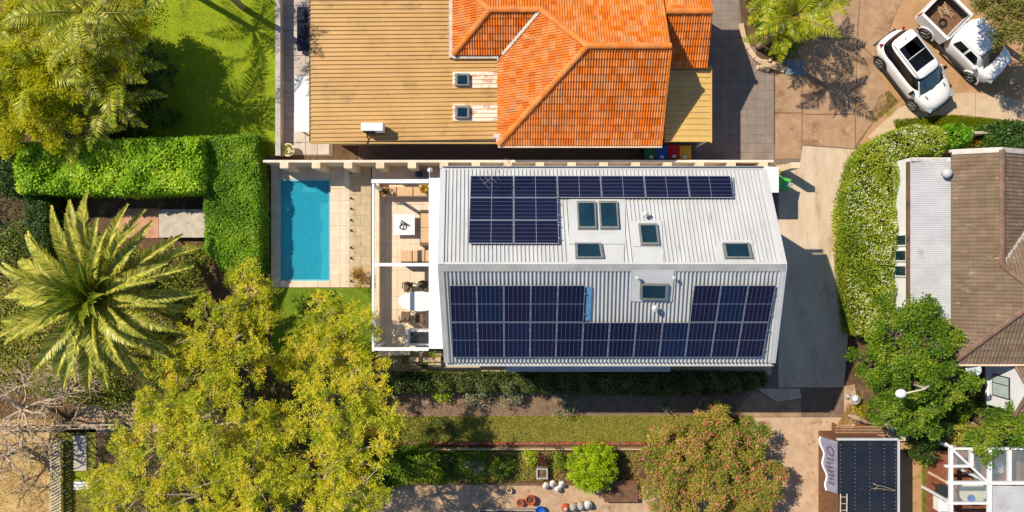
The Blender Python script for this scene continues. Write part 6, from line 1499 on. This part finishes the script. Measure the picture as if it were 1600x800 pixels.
bl_ = thing('blue_bowl', 'round blue bowl on the pale deck table', 'bowl', W(1517, 788, 1.03))
p = W(1516, 778, 1.05); MB().lathe(p.x, p.y, [(.08, 1.031), (.17, 1.10), (.18, 1.12), (.15, 1.11), (.02, 1.06)], 18).build('bowl_body', M['blue_plastic'], bl_)
bq = thing('kettle_barbecue', 'black box barbecue on the deck edge', 'barbecue', W(1472, 770, .3))
MB().pbox(1466, 1480, 759, 777, .85, 1.1).build('hood', M['dark_metal'], bq)
for px, py in ((1467, 761), (1479, 761), (1467, 776), (1479, 776)):
    p = W(px, py, .85); MB().boxb(p.x-.025, p.x+.025, p.y-.025, p.y+.025, .30, .85).build('leg', M['dark_metal'], bq)
cv = thing('white_chest', 'white storage chest on the deck at the bottom edge', 'chest', W(1476, 792, .3))
MB().pbox(1468, 1484, 779, 800, .30, .78).build('box_body', M['white'], cv); piece(cv, 'lid', cushion(MB(), *pxr(1467.5, 1484.5, 778.5, 800.5, .85), .782, .86), M['white'])
lg = thing('loose_post', 'pale timber post lying across the deck boards', 'post', W(1465, 745, .3))
a = W(1451, 738, .36); b_ = W(1483, 756, .36); d2 = b_-a
MB().box((a.x+b_.x)/2, (a.y+b_.y)/2, .345, d2.length, .10, .08, math.atan2(d2.y, d2.x)).build('timber', M['pale_wood'], lg)
cl = thing('deck_lounge', 'brown lounge chair seen through the clear roof panes', 'chair', W(1565, 735, .3))
x0, x1, y0, y1 = pxr(1553, 1572, 712, 742, .7)
MB().boxb(x0, x1, y0, y1, .36, .5).build('base', M['wicker'], cl); piece(cl, 'seat_cushion', cushion(MB(), x0+.02, x1-.02, y0+.02, y1-.2, .502, .62), M['grey_pot']); piece(cl, 'backrest', cushion(MB(), x0, x1, y1-.18, y1, .502, .95), M['wicker'])
for sx in (x0+.04, x1-.04):
    for sy in (y0+.04, y1-.04): MB().boxb(sx-.03, sx+.03, sy-.03, sy+.03, .30, .36).build('leg', M['wood'], cl)
gpth = thing('garden_sleeper', 'pale timber sleeper edging behind the brown house', 'edging', W(1515, 662))
MB().boxb(WX(1466), WX(1552), WY(666), WY(658), 0, .22).build('sleeper', M['grey_wood'], gpth)
ps = thing('porch_steps', 'orange brown timber steps beside the gabled porch', 'steps', W(1545, 636))
for k in range(3): MB().boxb(WX(1536+k*5), WX(1540.6+k*5), WY(652), WY(628), .0, .15+.15*k).build('tread', M['redwood'], ps)

# ------------------------------------------------------------------ garden bed things, bottom middle
be = thing('brick_edging', 'low brick edging between the dry lawn strip and the garden bed', 'edging', W(780, 694))
bk_ = MB().boxb(-.115, .115, -.055, .055, 0, .12).mesh('brick', M['brick']); rg = random.Random(6); k = 0
x = WX(585)
while x < WX(1005):
    link('brick', bk_, be, loc=(x, WY(692)-.002*math.sin(x)+rg.uniform(-.008, .008), rg.uniform(-.01, .01))); x += .245
tb_ = thing('timber_edging', 'thin pale timber rail along the top of the garden bed', 'edging', W(780, 700))
for a_, b2 in ((590, 720), (721, 850), (851, 1004)): MB().boxb(WX(a_), WX(b2), WY(701), WY(699.4), 0, .25).build('board', M['pale_wood'], tb_)
td = thing('bed_edging', 'dark timber board along the yard side of the garden bed', 'edging', W(780, 753))
for a_, b2 in ((560, 700), (701, 850), (851, 905)): MB().boxb(WX(a_), WX(b2), WY(755), WY(753), 0, .22).build('board', M['wood'], td)
sp_ = thing('stone_planter', 'square grey stone planter in the garden bed', 'planter', W(847, 741))
x0, x1, y0, y1 = pxr(838, 856, 732, 749, .4); q_ = MB()
for (a_, b2, c2, d2) in ((x0, x1, y0, y0+.07), (x0, x1, y1-.07, y1), (x0, x0+.07, y0+.07, y1-.07), (x1-.07, x1, y0+.07, y1-.07)): q_.boxb(a_, b2, c2, d2, 0, .4)
q_.build('rim', M['grey_pot'], sp_); MB().boxb(x0+.07, x1-.07, y0+.07, y1-.07, 0, .3).build('soil', M['soil'], sp_)
def pot(name, label, px, py, r_, h, m, group=None, soil=True, z=0.0):
    p = W(px, py, h); t = thing(name, label, 'pot', (p.x, p.y, z), group)
    MB().lathe(p.x, p.y, [(r_*.65, z), (r_*.98, z+h*.8), (r_, z+h*.85), (r_, z+h), (r_*.82, z+h), (r_*.78, z+h*.8), (.01, z+h*.78)], 16).build('body', m, t, smooth=True)
    if soil: MB().lathe(p.x, p.y, [(r_*.76, z+h*.79), (.01, z+h*.86)], 12).build('soil', M['soil'], t)
    return t
def jar(label, px, py, r_, m, group):
    p = W(px, py, r_); t = thing('round_jar', label, 'jar', (p.x, p.y, 0), group)
    MB().lathe(p.x, p.y, [(r_*.6, .02), (r_*.95, r_*.5), (r_, r_*.95), (r_*.8, r_*1.5), (r_*.45, r_*1.75), (r_*.5, r_*1.85)], 16).build('body', m, t, smooth=True)
    MB().lathe(p.x, p.y, [(r_*.52, r_*1.86), (r_*.50, r_*1.98), (r_*.12, r_*2.02), (r_*.12, r_*2.15)], 12).build('lid', M['grey_pot'], t, smooth=True)
jg = 'round white jars by the garden bed'
for lb, px, py in (('white round jar at the bed end of the sunlit cluster', 853, 759), ('white round jar at the top of the sunlit cluster', 864, 756), ('white round jar in front of the sunlit cluster', 872, 764), ('white round jar nearest the lime shrub in the cluster', 878, 757)): jar(lb, px, py, .17, M['white_pot'], jg)
jg2 = 'grey jars in a row at the bottom edge'
for k, px in enumerate((884, 896, 908, 919)): jar(('reddish grey jar first in the row at the bottom edge', 'dark banded grey jar second in the row at the bottom edge', 'grey jar third in the row at the bottom edge', 'pale grey jar last in the row near the lime shrub')[k], px, 794-k*1.5, .21, (M['terra_pot'], M['grey_pot'], M['grey_pot'], M['white_pot'])[k], jg2)
pot('clay_pot', 'red clay pot beside the blue tub', 829, 782, .24, .35, M['terra_pot']); pot('clay_pot', 'smaller orange clay pot left of the red one', 813, 786, .18, .28, M['terra_pot']); pot('clay_pot', 'single tan pot in the dappled yard', 796, 767, .14, .25, M['pale_wood'])
pot('blue_tub', 'bright blue tub cut by the bottom edge', 844, 799, .24, .3, M['blue_plastic'], soil=False)
rp_ = thing('ring_pot', 'white ring shaped pot rim in the shaded bed', 'pot', W(730, 725)); p = W(730, 726, .25)
MB().lathe(p.x, p.y, [(.10, 0), (.14, .22), (.15, .26), (.11, .26), (.09, .1), (.01, .09)], 18).build('body', M['white_pot'], rp_)
rb_ = thing('rusty_tray', 'rusty flat metal box between lime shrub and oleander', 'box', W(970, 768))
x0, x1, y0, y1 = pxr(945, 996, 752, 784, .35)
MB().boxb(x0, x1, y0, y1, .02, .30).build('box_body', M['wood'], rb_); MB().boxb(x0-.02, x1+.02, y0-.02, y1+.02, .302, .35).build('lid', M['rust'], rb_)
tg = thing('metal_trough', 'long pale trough at the bottom edge of the yard', 'trough', W(795, 802))
x0, x1, y0, y1 = pxr(748, 836, 797, 812, .3); q_ = MB()
for (a_, b2, c2, d2) in ((x0, x1, y0, y0+.04), (x0, x1, y1-.04, y1), (x0, x0+.04, y0+.04, y1-.04), (x1-.04, x1, y0+.04, y1-.04)): q_.boxb(a_, b2, c2, d2, .02, .3)
q_.build('rim', M['grey_pot'], tg); MB().boxb(x0+.04, x1-.04, y0+.04, y1-.04, .02, .2).build('bottom', M['soil'], tg)
gp_ = thing('garden_stakes', 'dark garden stakes lying at the end of the brick edging', 'stakes', W(872, 701))
for k in range(3): a = W(862+k*5, 697, .3); b_ = W(876+k*5, 706, .3); MB().tube([a, b_], .018, 5).build('stake', M['dark_metal'], gp_)

# ------------------------------------------------------------------ lower left: picket fence, bench, rail fence, slab
pf_ = thing('slatted_rack', 'long bleached slatted timber rack beside the strip of bright grass', 'rack', W(86, 745))
x0, x1 = WX(76, .5), WX(96, .5); pk = MB().boxb(x0-(x0+x1)/2, x1-(x0+x1)/2, -.035, .035, .46, .50).mesh('slat', M['grey_wood']); y = WY(690, .5); rg = random.Random(3)
while y > -13.2:
    o = link('slat', pk, pf_, loc=((x0+x1)/2+rg.uniform(-.03, .03), y, rg.uniform(-.01, .01))); o.rotation_euler = (0, 0, R(28)+rg.uniform(-.06, .06)); y -= .15
for x in (x0+.1, x1-.1): MB().boxb(x-.035, x+.035, -13.3, WY(688, .5), .38, .452).build('rail', M['grey_wood'], pf_)
for k in range(4):
    for x in (x0+.1, x1-.1): MB().boxb(x-.034, x+.034, WY(692, .5)-k*1.2-.035, WY(692, .5)-k*1.2+.035, 0, .379).build('leg', M['grey_wood'], pf_)
rf_ = thing('rail_fence', 'weathered two rail timber fence below the bare branches', 'fence', W(80, 668))
for k in range(2): MB().tube([W(-20, 664+k*5, 1.0-.4*k), W(80, 665+k*5, 1.0-.4*k), W(178, 664+k*5, 1.0-.4*k)], .035, 6).build('rail', M['grey_wood'], rf_)
for px in (4, 84, 172): p = W(px, 668, 1.0); MB().boxb(p.x-.05, p.x+.05, p.y-.05, p.y+.05, 0, 1.08).build('post', M['grey_wood'], rf_)
wbn = thing('white_bench', 'small pale bench on the bright grass beside the slatted rack', 'bench', W(127, 760))
for k in range(3): MB().pbox(115, 138, 753+k*4.4, 756.4+k*4.4, .40, .44).build('slat', M['white'], wbn)
for px in (118, 135): MB().boxb(WX(px, .4)-.03, WX(px, .4)+.03, WY(765, .4), WY(754, .4), .012, .398).build('leg', M['white'], wbn)
cb = thing('concrete_block', 'pale concrete slab half shaded by the tall hedge', 'slab', W(283, 350))
MB().pbox(248, 322, 327, 371, 0, .35).build('slab_top', mat('weathered_slab', C(196, 186, 172), C(172, 162, 148), 3, .85, c3=C(128, 118, 104), s3=2, t3=.58), cb)
